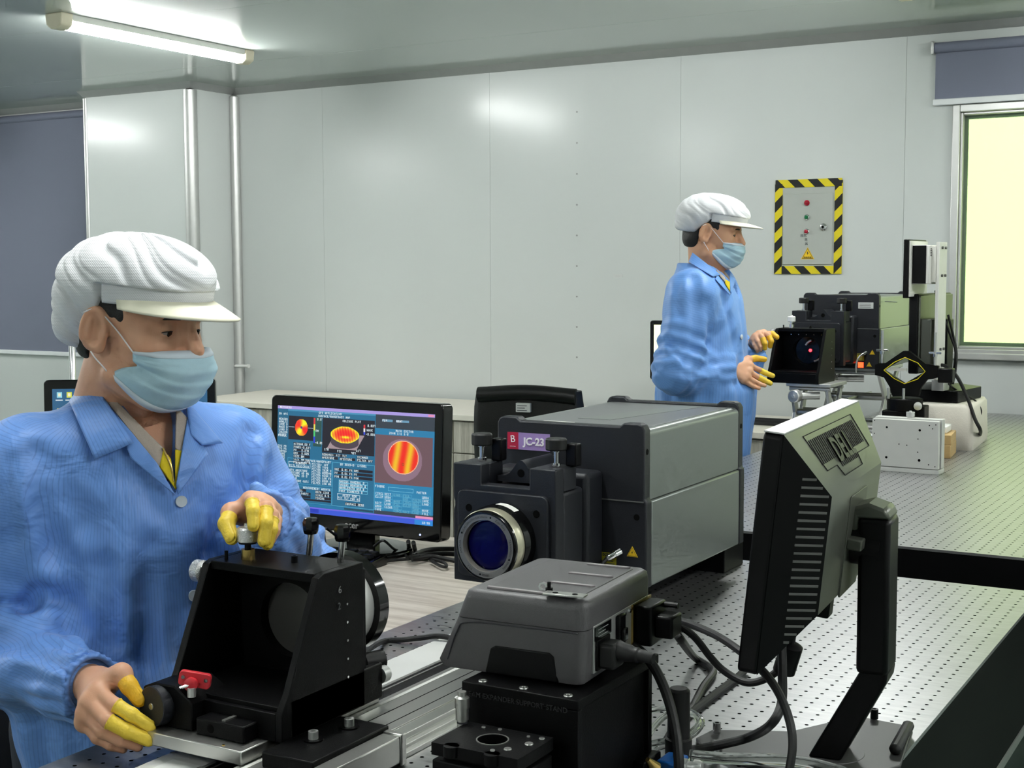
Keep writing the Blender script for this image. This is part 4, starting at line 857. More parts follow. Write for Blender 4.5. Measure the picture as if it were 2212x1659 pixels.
desk_monitor(t, .49, .31, .086, math.radians(-3), (.024, .03, .026), icons_screen(), None, False)
t = thing('monitor', 'black monitor with a pale yellow screen behind the far worker', 'monitor', (-2.50, 6.0, .83), math.radians(4))
desk_monitor(t, .43, .28, .19, 0, (.02, .028, .02), None, None, False, 'screen_pale')
# keyboard
t = thing('keyboard', 'black keyboard lying in front of the lit monitor', 'keyboard', (-2.0, 2.41, ZD), math.radians(3))
MB().prism([(-.08, 0), (.08, 0), (.08, .024), (-.08, .013)], 'x', -.225, .225).build('case', 'black_gloss', t, .003)
kme = None
for r_ in range(6):
    for k in range(16):
        x, y = -.205+k*.0272, -.062+r_*.0235; z = .0145+(y+.08)*.069
        if kme is None:
            o = MB().rings([[(a*.0115, b_*.0095, 0) for a, b_ in ((-1, -1), (1, -1), (1, 1), (-1, 1))], [(a*.0085, b_*.007+.001, .008) for a, b_ in ((-1, -1), (1, -1), (1, 1), (-1, 1))]]).build('key', 'black_smooth', t, loc=(x, y, z)); kme = o.data
        else:
            o = bpy.data.objects.new('key', kme); COL.objects.link(o); o.parent = t; o.location = (x, y, z)
text('brand_lettering', 'acer', 'grey_ink', t, .01, (.19, .074, .0247), (1, 0, 0), (0, 1, .07))
# cables on the desk
def cable(label, pts, r, m='black_rubber', name='cable', group=None, cat='cable', n=10, res=8):
    b_ = np.array(pts[0], float); t = thing(name, label, cat, tuple(b_), 0, group)
    MB().tube([np.array(q, float)-b_ for q in pts], r, n, res).build('cord', m, t); return t
def dk(x, y, up=.006): q = onz(x, y, ZD+up); return q
cable('thin black cable hanging behind the lit monitor and lying on the wood desk', [P(702, 1172, 3.02), dk(700, 1150, .05), dk(705, 1142, .075), dk(735, 1165, .03), dk(760, 1185, .004), dk(800, 1195, .004)], .003)
cable('black cable looping from the monitor to the cable bundle', [dk(808, 1180, .03), dk(828, 1168, .05), dk(850, 1185, .02), dk(872, 1195, .006), dk(880, 1205, .004)], .003)
for k, pts in enumerate(([(882, 1170), (884, 1185), (892, 1200), (905, 1204)], [(893, 1172), (896, 1186), (902, 1200), (925, 1206)])): cable(('short dark lead dropping straight to the desk beside the monitor base', 'short dark lead ending inside the cable bundle on the desk')[k], [dk(*pts[0], .06)]+[dk(*q, .006) for q in pts[1:]], .005)
for k, pts in enumerate(([(888, 1202), (915, 1190), (945, 1186), (985, 1186), (1040, 1190)], [(880, 1206), (920, 1198), (960, 1196), (1000, 1198), (1050, 1200)], [(890, 1208), (930, 1202), (965, 1208), (1000, 1214), (1040, 1214)], [(800, 1228), (830, 1214), (880, 1208), (940, 1206), (1000, 1212)], [(900, 1200), (935, 1208), (960, 1216), (964, 1224), (950, 1222), (930, 1210)])):
    cable(('uppermost', 'second', 'third', 'longest', 'smallest looped')[k]+' cord of the tangled black cable bundle on the wood desk', [dk(*q, .006+.004*(k % 3)) for q in pts], .0055 if k < 3 else .0035, group='black cords bundled on the wood desk')
cable('black cable crossing the perforated table strip behind the mirror mount', [onz(780, 1420, .955), onz(800, 1400, .93), onz(830, 1385, .905), onz(870, 1382, .906), onz(910, 1378, .91), onz(945, 1374, .918), onz(985, 1380, .915)], .0048)

# ------------------------------------------------------------------ slim monitor seen from behind on the near table
t = thing('monitor', 'monitor seen from behind with DELL embossed on its silver back, on a tall black stand', 'monitor', (-.53, 1.738, Z1), math.radians(5))
Wd, Hd = .435, .289; M = Matrix.Translation((-.062, -.006, .166)) @ Matrix.Rotation(math.radians(5.8), 4, 'Y')
MB().prism(rrect(-Wd/2, Wd/2, 0, Hd, .008), 'x', 0, .024).build('bezel', 'black_smooth', t, .003, M=M)
MB().box(-.0006, .0004, -Wd/2+.018, Wd/2-.018, .02, Hd-.018).build('screen', 'black_gloss', t, M=M)
R0 = [(-Wd/2+.001, .001), (Wd/2-.001, .001), (Wd/2-.001, Hd-.001), (-Wd/2+.001, Hd-.001)]
R1 = [(-Wd/2+.045, .075), (Wd/2-.075, .075), (Wd/2-.075, .218), (-Wd/2+.045, .218)]
o = MB(); a0, a1 = .024, .078
v0 = [(a0, y, z) for y, z in R0]; v1 = [(a1, y, z) for y, z in R1]
o.add(v0+v1, [(4, 5, 6, 7), (2, 3, 7, 6), (0, 1, 5, 4), (1, 2, 6, 5)]); o.mi = 1; o.add(v0+v1, [(3, 0, 4, 7)])
o.build('rear_housing', ['dell_silver', 'black_smooth'], t, M=M, ang=60)
top_cap = MB().box(.0, .024, -Wd/2+.002, Wd/2-.002, Hd-.0005, Hd+.0012).build('top_edge', 'aluminium_satin', t, M=M)
def side_pt(s_, u):   # on the near slanted side: s_ 0 front .. 1 rear, u = 0 bottom .. 1 top
    f = np.array((a0, R0[0][0], R0[0][1]+(R0[3][1]-R0[0][1])*u)); r_ = np.array((a1, R1[0][0], R1[0][1]+(R1[3][1]-R1[0][1])*u)); return f*(1-s_)+r_*s_
sn = np.cross(side_pt(1, .5)-side_pt(0, .5), (0, 0, 1.)); sn = -sn/np.linalg.norm(sn) if sn[1] > 0 else sn/np.linalg.norm(sn)
fd_ = np.array((a1-a0, R1[0][0]-R0[0][0], 0.))
for k in range(23):
    c_ = .022+.0098*k*1.0; smx = min(1., c_/.075, (Hd-c_)/(Hd-.218)); lo = .42; hi = max(lo+.05, smx*.94)
    if smx*.94 < lo+.08: continue
    f0 = np.array((a0, R0[0][0], c_)); o = MB(); h_ = .0014
    q = [f0+fd_*lo+sn*.0006, f0+fd_*hi+sn*.0006]; vs = [q[0]-np.array((0, 0, h_)), q[1]-np.array((0, 0, h_)), q[1]+np.array((0, 0, h_)), q[0]+np.array((0, 0, h_))]
    o.add(vs+[a-sn*.002 for a in vs], [(0, 1, 2, 3), (7, 6, 5, 4), (0, 4, 5, 1), (1, 5, 6, 2), (2, 6, 7, 3), (3, 7, 4, 0)]); o.build('side_vent', 'vent_grey', t, M=M, smooth=False)
e1 = np.array((a0, 0, Hd-.001)); e2 = np.array((a1, 0, .218)); dn = e2-e1; sl = np.linalg.norm(dn); dn /= sl; tn = np.cross(dn, (0, 1., 0)); tn = tn if tn[0] > 0 else -tn
def top_pt(y, s_, off=.0006): return e1+dn*sl*s_+np.array((0, y, 0))+tn*off
for k in range(28):
    y = -.135+.25*k/27; hi = .74 if 8 < k < 20 else .58
    vs = [top_pt(y-.0014, .2), top_pt(y+.0014, .2), top_pt(y+.0014, hi), top_pt(y-.0014, hi)]
    MB().add(vs+[a-tn*.002 for a in vs], [(0, 1, 2, 3), (7, 6, 5, 4), (0, 4, 5, 1), (1, 5, 6, 2), (2, 6, 7, 3), (3, 7, 4, 0)]).build('top_vent', 'vent_dark', t, M=M, smooth=False)
out = [(-.148, .12), (.13, .12), (.13, .68), (.05, .68), (.042, .86), (-.068, .86), (-.076, .68), (-.13, .68), (-.148, .12)]
o = MB()
for qa, qb in zip(out[:-1], out[1:]): o.tube([top_pt(*qa, .0004), top_pt(*qb, .0004)], .0006, 5, 2)
o.build('vent_outline', 'vent_dark', t, M=M)
m3 = M.to_3x3()
text('logo', 'DELL', 'black_smooth', t, .046, M @ Vector(top_pt(-.006, .5, .001)), m3 @ Vector((0, 1, 0)), m3 @ Vector(-dn), depth=.0012, bold=.001)
# hub, arm and foot
mp_ = Matrix.Translation((-.062, -.006, .166)) @ Matrix.Rotation(math.radians(5.8), 4, 'Y')
MB().prism(rrect(-.055, .05, .07, .2, .004), 'x', a1-.001, a1+.0014).build('mount_plate', 'dell_silver', t, .0006, M=mp_)
MB().cyl((a1, 0, .135), (a1+.038, 0, .135), .03, n=28).build('hinge_hub', 'black_smooth', t, M=mp_)
MB().box(a1, a1+.02, -.05, -.012, .132, .146).build('release_tab', 'dell_silver', t, .002, M=mp_)
box('riser_arm', 'black_smooth', t, .04, .08, -.034, .034, .125, .325, .006); MB().prism([(.04, .325), (.08, .325), (.074, .338), (.052, .345), (.02, .335), (.02, .30), (.04, .29)], 'y', -.03, .03).build('arm_head', 'dell_silver', t, .004)
MB().prism([(.046, .13), (.08, .13), (.078, .115), (.022, .006), (-.02, .006)], 'y', -.03, .03).build('slant_neck', 'black_smooth', t, .003)
pl = [(-.175, -.02), (-.15, -.06), (-.11, -.085), (.05, -.09), (.095, -.01), (.085, .15), (-.0, .165), (-.025, .12), (-.065, .06), (-.11, .045), (-.165, .02)]
MB().prism(pl, 'z', 0, .006).build('base_plate', 'foot_grey', t, .0015)
MB().lathe([(0, .047), (.0006, .0465)], (.0, .0, .006), (0, 0, 1), 40).build('base_disc', 'foot_grey', t)
for x, y, s_ in ((-.155, .012, 'chrome'), (.03, .162, 'black_smooth'), (-.13, -.065, 'chrome')):
    bolt(t, (x, y, .006), (0, 0, 1), .0055, .014, s_)
MB().prism([(-.008, -.055), (.008, -.055), (.008, .06), (-.008, .06)], 'z', .006, .02).build('clamp_bar', 'black_rubber', t, .006, loc=(.082, .075, 0))
vp = MB().box(.03, .062, -.02, .008, .03, .055).build('video_plug', 'black_smooth', t, .003, M=mp_)
# cables of the near monitor and controller
A = P
cable('thick black power cord arching from the grey controller to the bottom edge', [A(1352, 1392, 1.72), A(1378, 1402, 1.70), A(1412, 1440, 1.68), A(1440, 1500, 1.66), A(1458, 1570, 1.64), A(1466, 1640, 1.62), A(1466, 1700, 1.62)], .0062)
cable('topmost black cable sweeping from the controller plug past the monitor', [A(1456, 1338, 1.83), A(1500, 1352, 1.8), A(1560, 1380, 1.74), A(1625, 1428, 1.68), A(1672, 1480, 1.64), A(1702, 1545, 1.61), A(1712, 1610, 1.59), A(1700, 1690, 1.58)], .0052)
cable('black video cable dipping from the controller and rising to the monitor back', [A(1460, 1345, 1.85), A(1500, 1376, 1.84), A(1535, 1420, 1.83), A(1565, 1450, 1.82), A(1610, 1474, 1.8), A(1650, 1468, 1.79), A(1684, 1445, 1.78), A(1702, 1415, 1.77), A(1712, 1370, 1.76), A(1718, 1320, 1.75)], .005)
t = thing('ferrite_bead', 'black ferrite bead on the video cable below the monitor', 'ferrite', tuple(A(1702, 1422, 1.768)))
MB().lathe([(-.022, .008), (-.019, .0145), (.019, .0145), (.022, .008)], (0, 0, 0), tuple(A(1712, 1370, 1.76)-A(1690, 1440, 1.775)), 20).build('shell', 'black_smooth', t)
cable('black cable lying on the table from the controller to the clear hose coil', [A(1452, 1356, 1.86), A(1475, 1388, 1.87), onz(1500, 1420, .915), onz(1535, 1442, .908), onz(1540, 1455, .907), onz(1518, 1485, .907), onz(1500, 1520, .907), onz(1480, 1548, .907), onz(1455, 1575, .907), onz(1440, 1600, .907)], .006)
cable('dark cable crossing the table from the monitor foot towards the hose coil', [onz(1612, 1445, .908), onz(1590, 1465, .906), onz(1550, 1495, .906), onz(1510, 1525, .906), onz(1485, 1545, .906), onz(1450, 1590, .906)], .006)
cable('black cord hanging from the monitor and curling over its base plate', [A(1688, 1375, 1.74), A(1690, 1450, 1.72), A(1688, 1520, 1.71), A(1665, 1565, 1.7), onz(1620, 1592, .93), onz(1570, 1606, .922), onz(1520, 1616, .915), onz(1480, 1622, .912)], .006)
# clear hose and its blue valve
def hz(x, y, z=.93): return onz(x, y, z)
lo = [hz(1400, 1535), hz(1440, 1530), hz(1485, 1535, .94), hz(1515, 1555, .94), hz(1505, 1580, .935), hz(1470, 1600, .935), hz(1430, 1612, .93), hz(1405, 1618, .93)]
cable('coil of clear plastic hose behind the black stand', lo+[hz(1400, 1590, .945), hz(1440, 1545, .95), hz(1490, 1542, .95), hz(1510, 1562, .95), hz(1480, 1590, .95), hz(1430, 1602, .945), hz(1400, 1608, .945)], .0042, 'clear_tube', 'hose', cat='hose')
cable('straight clear hose running across the monitor base at the bottom edge', [hz(1490, 1632, .94), hz(1560, 1638, .94), hz(1640, 1640, .94), hz(1720, 1645, .94), hz(1800, 1662, .935), hz(1880, 1690, .93)], .0075, 'clear_tube', 'hose', cat='hose', n=14)
t = thing('valve', 'blue valve body with brass fittings beside the black stand', 'valve', tuple(onz(1452, 1715, .9)))
box('body', 'blue_plastic', t, -.016, .012, -.014, .024, 0, .044, .003); MB().lathe([(0, .0095), (.006, .0095), (.006, .007), (.014, .007), (.014, .010), (.02, .010), (.024, .008)], (.012, .004, .036), (1, .15, 0), 20).build('hose_fitting', 'aluminium_satin', t)
MB().lathe([(0, .007), (.012, .007), (.012, .009), (.02, .006), (.03, .003)], (-.01, -.018, .03), (-.2, -.6, .7), 14).build('brass_fitting', 'brass', t); box('bracket', 'black_smooth', t, -.05, -.028, -.02, .03, 0, .04, .002)
t = thing('black_cylinder', 'black rubber-capped cylinder standing behind the black stand', 'cylinder', (-.672, 1.572, Z1)); MB().lathe([(0, .017), (.05, .017), (.052, .0145), (.112, .014), (.115, .011)], (0, 0, 0), (0, 0, 1), 24).build('body', 'black_rubber', t)
# ================================================================== things on the far table
def jack(label, c, w, d, z0, z1, flip=1):
    t = thing('scissor_jack', label, 'lab jack', (c[0], c[1], z0)); h = z1-z0; a = .02
    box('base_plate', 'aluminium_satin', t, -w/2, w/2, -d/2, d/2, 0, .008, .001); box('top_plate', 'aluminium_satin', t, -w/2, w/2, -d/2, d/2, h-.012, h, .001)
    ym = d/2-.02
    for sx in (-1, 1):
        x = sx*(w/2-.018)
        for k, (ya, yb) in enumerate(((-ym, 0), (ym, 0))):
            zmid = h/2
            for (z_a, z_b) in ((.016, zmid), (h-.02, zmid)):
                # tapered scissor arm from outer pivot to spindle
                A_ = np.array((x, ya, z_a)); B_ = np.array((x, yb+(.035 if k else -.035), z_b)); dd = B_-A_; L_ = np.linalg.norm(dd); dd /= L_; nn = np.cross((1, 0, 0), dd)
                vs = []
                for xx in (x-.006, x+.006):
                    for q, wd in ((A_, .012), (B_, .02)):
                        vs += [(xx, *(q+nn*wd)[1:]), (xx, *(q-nn*wd)[1:])]
                MB().add(vs, [(0, 1, 3, 2), (4, 6, 7, 5), (0, 2, 6, 4), (1, 5, 7, 3), (0, 4, 5, 1), (2, 3, 7, 6)]).build('scissor_arm', 'aluminium_satin', t, .002)
    for y in (-.035, .035): MB().cyl((-w/2+.01, y, h/2), (w/2-.01, y, h/2), .012, n=16).build('cross_bar', 'aluminium', t)
    for y in (-ym, ym):
        for z in (.016, h-.02): MB().cyl((-w/2+.008, y, z), (w/2-.008, y, z), .008, n=12).build('cross_bar', 'aluminium_satin', t)
    MB().cyl((0, -d/2-.02, h/2), (0, d/2, h/2), .007, n=12).build('spindle', 'aluminium', t)
    MB().lathe([(0, .02), (.004, .024), (.03, .024), (.034, .02), (.0345, .008), (.036, .006)], (-w*.22, -d/2-.012, h-.045), (-.15, -1, 0), 28).build('handwheel', 'aluminium_satin', t)
    MB().cyl((-w*.22, -d/2-.01, h-.045), (w*.2, -d/2+.03, h-.045), .014, n=14).build('wheel_shaft', 'aluminium_satin', t)
    return t
J1 = (-1.60, 5.03); J2 = (-1.60, 5.60)
jack('silver scissor jack under the far black mirror mount', J1, .17, .2, Z2, 1.118)
jack('larger silver scissor jack under the far interferometer', J2, .27, .32, Z2, 1.146)
t = thing('mirror_mount', 'far black mirror mount glowing red inside, held by the standing worker', 'mirror mount', (-1.655, 5.0, 1.118), math.radians(-2)); mount(t, True)
MB().lathe([(0, .006), (.002, .006), (.003, .003)], (.012, .0755, .115), (0, -1, 0), 14).build('laser_reflection', 'laser_spot', t)
for a_, b_ in ((-85, -25), (105, 150)): MB().tube([(.03+.036*math.cos(math.radians(q)), .06, .115+.04*math.sin(math.radians(q))) for q in np.linspace(a_, b_, 7)], .0045, 8, 3).build('lens_arc', 'aluminium_satin', t)  # added arcs imitating the white ring arcs of the lens behind

# thick plate standing on edge
t = thing('stage_block', 'flat silver translation stage standing on edge on the far optical table', 'stage', (-1.105, 4.43, Z2), math.radians(-1.5))
box('front_plate', 'aluminium_painted', t, -.107, .104, -.035, -.014, .016, .168, .001); box('rear_plate', 'aluminium_painted', t, -.107, .107, -.006, .03, .016, .172, .001); box('gap_plate', 'aluminium', t, -.1, .1, -.014, -.006, .016, .165)
box('foot_bar', 'aluminium_painted', t, -.107, .107, -.035, .032, 0, .014, .001)
for x, z, r_ in ((-.06, .142, .0035), (.045, .138, .004), (-.06, .045, .004), (.045, .042, .0045), (.04, .11, .002), (-.02, .09, .002), (.005, .088, .002), (.04, .068, .002), (-.1, .12, .0018), (-.1, .06, .0018), (-.1, .162, .0018), (.075, .155, .002), (.085, .145, .0018), (.075, .03, .002), (.095, .025, .0018), (.095, .158, .002)):
    MB().lathe([(0, r_), (.0006, r_*.9)], (x, -.035, z), (0, -1, 0), 10).build('screw_hole', 'hole_dark', t)
MB().lathe([(0, .01), (.004, .01), (.004, .0135), (.018, .0135), (.018, .005), (.022, .004)], (.002, .012, .172), (0, 0, 1), 20).build('lock_knob', 'aluminium_satin', t)
for z, l in ((.11, .02), (.092, .03), (.05, .045), (.045, .03)): MB().lathe([(0, .006), (l*.6, .006), (l*.6, .008), (l, .008)], (-.107, -.01 if z > .06 else -.03+.02*(l < .04), z), (-1, -.1, 0), 14).build('adjuster', 'chrome', t)
# diamond-shaped prism holder on a rotation stage
t = thing('prism_holder', 'black holder with a diamond-shaped opening on a rotation stage behind the silver stage', 'holder', (-1.236, 4.915, Z2), math.radians(2))
MB().lathe([(0, .06), (.006, .06)], (0, 0, 0), (0, 0, 1), 32).build('foot', 'black_anodised', t)
box('lower_body', 'black_anodised', t, -.072, .035, -.06, .05, .006, .148, .003); box('side_body', 'black_anodised', t, .035, .07, -.03, .045, .02, .165, .003)
MB().lathe([(0, .062), (.04, .062), (.043, .058)], (-.005, 0, .148), (0, 0, 1), 40).build('rotary_table', 'black_anodised', t)
MB().lathe([(0, .014), (.016, .014), (.018, .01)], (.05, -.045, .168), (.2, -1, 0), 20).build('dial', 'aluminium_satin', t)
MB().lathe([(0, .03), (.0006, .03), (.0006, .0285), (0, .0285)], (-.03, -.0605, .02), (0, -1, 0), 32, cap=False).build('arc_scale', 'ink_faint', t)
HZ = .05
oc = [(a, z+HZ) for a, z in [(-.11, .215), (-.11, .262), (-.075, .262), (-.012, .308), (.008, .308), (.07, .262), (.11, .262), (.11, .212), (.075, .212), (.05, .178), (.045, .148), (-.05, .148), (-.055, .175), (-.08, .215)]]
ic = [(a, z+HZ) for a, z in [(-.078, .238), (-.005, .285), (.066, .238), (-.005, .192)]]
# frame = outer ring minus diamond, built as bridged rings
def ring_at(poly, n):
    pts = [np.array(q) for q in poly]; c = np.array((-.005, .238+HZ)); out = []
    for k in range(n):
        a = 2*PI*k/n; d = np.array((math.cos(a), math.sin(a))); best = None
        for i in range(len(pts)):
            p, q = pts[i]-c, pts[(i+1) % len(pts)]-c; e = q-p; den = d[0]*e[1]-d[1]*e[0]
            if abs(den) < 1e-9: continue
            s_ = (p[0]*e[1]-p[1]*e[0])/den; u = (p[0]*d[1]-p[1]*d[0])/den
            if s_ > 0 and -1e-6 <= u <= 1+1e-6 and (best is None or s_ > best): best = s_
        out.append(c+d*best)
    return out
no = 72; ro, ri = ring_at(oc, no), ring_at(ic, no)
MB().rings([[(q[0], -.012, q[1]) for q in ri], [(q[0], -.012, q[1]) for q in ro], [(q[0], .012, q[1]) for q in ro], [(q[0], .012, q[1]) for q in ri], [(q[0], -.012, q[1]) for q in ri]], cap=False).build('diamond_frame', 'black_anodised', t, ang=25)
MB().tube([(q[0], -.0125, q[1]) for q in ic+[ic[0]]], .0016, 6, 2).build('opening_edge', 'tape_yellow', t); MB().box(-.06, .0, -.004, .004, .236+HZ, .246+HZ).build('prism_bar', 'off_white', t)
for x, z1 in ((-.088, .43), (.096, .425)):
    MB().cyl((x, 0, .30), (x, 0, z1), .005, n=12).build('threaded_rod', 'aluminium', t); w_ = MB().lathe([(-.005, .008), (.005, .008)], (x, 0, z1-.08), (0, 0, 1), 12).build('wing_nut', 'chrome', t)
    MB().box(x-.022, x+.022, -.0025, .0025, z1-.076, z1-.068).build('wing', 'chrome', w_, .002)
for x in (-.052, .0): bolt(t, (x, -.045, .19), (0, 0, 1), .005, .038, 'aluminium')
box('end_block', 'black_smooth', t, .11, .16, -.02, .03, .25, .3, .004)
# foam block, wood blocks, tape, white slab
t = thing('foam_block', 'worn white foam block carrying a black monitor foot on the far table', 'block', (-1.155, 5.23, Z2), math.radians(4))
MB().rings([rr3(-.112, .112, -.205, .205, .02, 0), rr3(-.115, .115, -.208, .208, .02, .02), rr3(-.108, .11, -.2, .2, .025, .15), rr3(-.1, .102, -.192, .192, .025, .162)]).build('foam', 'foam', t, ang=70)
t = thing('wood_block', 'pale wooden block leaning on the white foam block, lower of two', 'wood block', (-1.1, 4.87, Z2), math.radians(6)); box('block', 'plywood', t, -.04, .04, -.085, .085, 0, .046, .002)
t = thing('wood_block', 'thin pale wooden board lying on top of the lower wood block', 'wood block', (-1.1, 4.87, Z2+.0465), math.radians(7)); box('block', 'plywood', t, -.04, .04, -.085, .085, 0, .034, .002)
t = thing('foam_slab', 'small bright white foam slab lying on the wood blocks', 'slab', (-1.128, 4.88, Z2+.081), math.radians(4)); box('slab', 'foam_white', t, -.05, .05, -.05, .05, 0, .024, .004)
t = thing('tape_roll', 'yellow tape roll lying behind the silver stage', 'tape roll', (-1.20, 4.72, Z2)); MB().lathe([(0, .07), (.13, .07), (.13, .045), (0, .045), (0, .07)], (0, 0, 0), (0, 0, 1), 36, cap=False).build('roll', 'tape_roll', t)
# monitor on the foam, seen from behind
t = thing('monitor', 'grey-backed monitor on a black foot seen from behind near the window', 'monitor', (-1.195, 5.24, Z2+.162), math.radians(-6))
box('foot', 'black_smooth', t, -.13, .115, -.14, .13, 0, .045, .004); MB().rings([rr3(-.125, .12, -.135, .125, .02, .045), rr3(-.06, .06, -.06, .06, .03, .058)]).build('foot_top', 'black_smooth', t)
box('neck', 'black_smooth', t, -.0, .036, -.035, .035, .05, .3, .004)
Mq = Matrix.Translation((-.03, .0, .105))
MB().prism(rrect(-.2, .16, 0, .29, .008), 'x', -.02, .012).build('bezel', 'black_smooth', t, .003, M=Mq); MB().box(.012, .02, -.196, .156, .004, .286).build('rear_shell', 'dell_silver', t, .003, M=Mq); MB().box(.02, .06, -.19, -.05, .03, .2).build('rear_bulge', 'dell_silver', t, .004, M=Mq)
MB().box(-.022, -.0198, -.18, .14, .02, .27).build('screen', 'black_gloss', t, M=Mq)
# small display on a white flat post
t = thing('display_unit', 'small black display on a tall white flat post by the window', 'display', (-1.165, 5.085, Z2+.162+.046), math.radians(-4))
box('post', 'off_white', t, .0, .008, -.045, .045, .04, .535, .001); box('post_web', 'off_white', t, -.004, .0, -.045, -.04, .04, .535)
box('post_foot', 'aluminium_satin', t, -.014, .03, -.035, .035, .0, .04, .002)
box('display_panel', 'black_smooth', t, -.105, -.085, -.1, .1, .335, .545, .003); box('panel_back', 'off_white', t, -.085, -.08, -.095, .1, .34, .54); bxo = box('back_box', 'off_white', t, -.08, -.02, -.075, .075, .385, .525, .003)
box('back_box_side', 'black_smooth', bxo, -.079, -.03, -.0765, -.075, .387, .523)
box('mount_channel', 'off_white', t, -.02, .0, -.045, .06, .39, .52, .001)
for z in (.515, .415, .15):
    for y in (-.018, .02): MB().lathe([(0, .005), (.006, .005)], (.008, y, z), (1, 0, 0), 10).build('bolt', 'vent_grey', t)
for k in range(5): MB().box(-.0202, -.0196, -.06, -.045, .485+.006*k, .488+.006*k).build('vent', 'vent_dark', bxo)
def D(x, y, d): return P(x, y, d)
cable('black cable hanging from the small display down behind its post', [D(2021, 628, 5.0), D(2026, 655, 5.02), D(2040, 690, 5.05), D(2055, 730, 5.06), D(2064, 760, 5.06), D(2060, 800, 5.06), D(2050, 840, 5.06)], .0045)
cable('second black cable bowing out beside the white post', [D(2048, 680, 5.05), D(2058, 720, 5.06), D(2066, 760, 5.06), D(2064, 800, 5.05), D(2058, 830, 5.05)], .0045)
cable('thick black cable drooping over the foam block down to the far table', [D(2025, 788, 5.0), D(2045, 792, 4.98), D(2068, 815, 4.95), D(2090, 860, 4.92), D(2106, 905, 4.9), D(2118, 930, 4.92), onz(2114, 945, Z2+.008)], .0065)
cable('thin black cable looping beside the thick one behind the foam block', [D(2025, 794, 5.0), D(2035, 815, 5.0), D(2062, 840, 5.0), D(2085, 853, 5.02), D(2106, 865, 5.05), D(2119, 885, 5.08), D(2117, 900, 5.1)], .0035)
for k, pts in enumerate(([(1600, 872), (1640, 872), (1668, 874), (1720, 876)], [(1600, 878), (1645, 879), (1670, 880), (1715, 883)], [(1600, 886), (1640, 888), (1665, 892), (1700, 895)])):
    cable(('uppermost', 'middle', 'lowest')[k]+' black cable lying on the wall desk behind the far worker', [np.array((ony(x, y, 6.05)[0], 6.12-.08*k, .838)) for x, y in pts], .011 if k < 2 else .006)
# chairs
def office_chair(t, bw, bh, zs, m, mesh=False):
    """local: seat faces +y, backrest at -y side"""
    MB().prism(rrect(-.24, .24, -.22, .24, .06), 'z', zs-.07, zs).build('seat', m, t, .02, 3)
    nb = 9; R = []
    for k in range(nb):
        z = zs+.1+(bh)*k/(nb-1); s_ = 1-.12*((k-5)/5)**2 if k < 5 else 1-.06*((k-5)/3)**4; yo = -.24-.05*(k/(nb-1))-.02*math.sin(k/(nb-1)*PI); th = .035 if not mesh else .012
        w_ = bw/2*s_
        R.append([(w_*math.cos(a)**1 if abs(math.cos(a)) > .01 else 0, yo+th*math.sin(a)*(1 if abs(math.cos(a)) < .9 else .5), z) for a in np.linspace(0, 2*PI, 29)[:-1]])
    for r_ in R:
        for i, q in enumerate(r_):
            a = 2*PI*i/28; c, s_ = math.cos(a), math.sin(a); wmx = max(x for x, _, _ in r_)
            r_[i] = (wmx*np.sign(c)*abs(c)**.35, q[1], q[2])
    b_ = MB().rings(R).build('backrest', m, t, .012, 3, ang=60)
    MB().lathe([(0, .03), (.0, .03), (zs-.16, .03), (zs-.16, .05), (zs-.07, .06)], (0, 0, .09), (0, 0, 1), 20).build('gas_column', 'black_smooth', t) if False else MB().cyl((0, 0, .08), (0, 0, zs-.07), .03, n=20).build('gas_column', 'black_smooth', t)
    box('back_bracket', 'black_smooth', t, -.05, .05, -.29, -.18, zs-.06, zs+.2, .01)
    for k in range(5):
        a = 2*PI*k/5+.3; c, s_ = math.cos(a), math.sin(a)
        MB().tube([(0, 0, .1), (c*.15, s_*.15, .095), (c*.29, s_*.29, .07)], lambda u: .024-.008*u, 10, 4).build('base_arm', 'black_smooth', t)
        MB().cyl((c*.29-.02*s_, s_*.29+.02*c, .028), (c*.29+.02*s_, s_*.29-.02*c, .028), .028, n=18).build('caster', 'black_rubber', t)
    return b_
cc = P(1118, 900, 5.25)
t = thing('office_chair', 'black padded office chair with a white sticker on its back', 'chair', (cc[0]-.02, cc[1]+.28, 0), math.radians(14))
bk = office_chair(t, .44, .56, .43, 'black_leather'); zt = 1.06
MB().tube([(-.19, -.318, 1.068), (0, -.322, 1.08), (.19, -.318, 1.068)], .03, 14, 6).build('top_fold', 'black_leather', t)
st = box('sticker', 'label_paper', t, -.035, .02, -.3465, -.325, 1.008, 1.042)
for k in range(3): box('sticker_line', 'ink_faint', st, -.03, .008-.008*(k % 2), -.3472, -.3464, 1.013+.009*k, 1.016+.009*k)
cc = (-2.2, 1.56, 0)
t = thing('office_chair', 'black mesh chair behind the foreground worker at the lower left edge', 'chair', cc, math.radians(60))
bk = office_chair(t, .48, .27, .46, 'black_fabric', True)
t = thing('chrome_pole', 'thin chrome pole standing on the desk behind the foreground worker', 'pole', (*(P(158, 830, 4.4)[:2]), .83)); 
MB().lathe([(0, .04), (.01, .04), (.012, .0105), (.62, .0105), (.63, .004)], (0, 0, 0), (0, 0, 1), 18).build('pole', 'chrome', t)
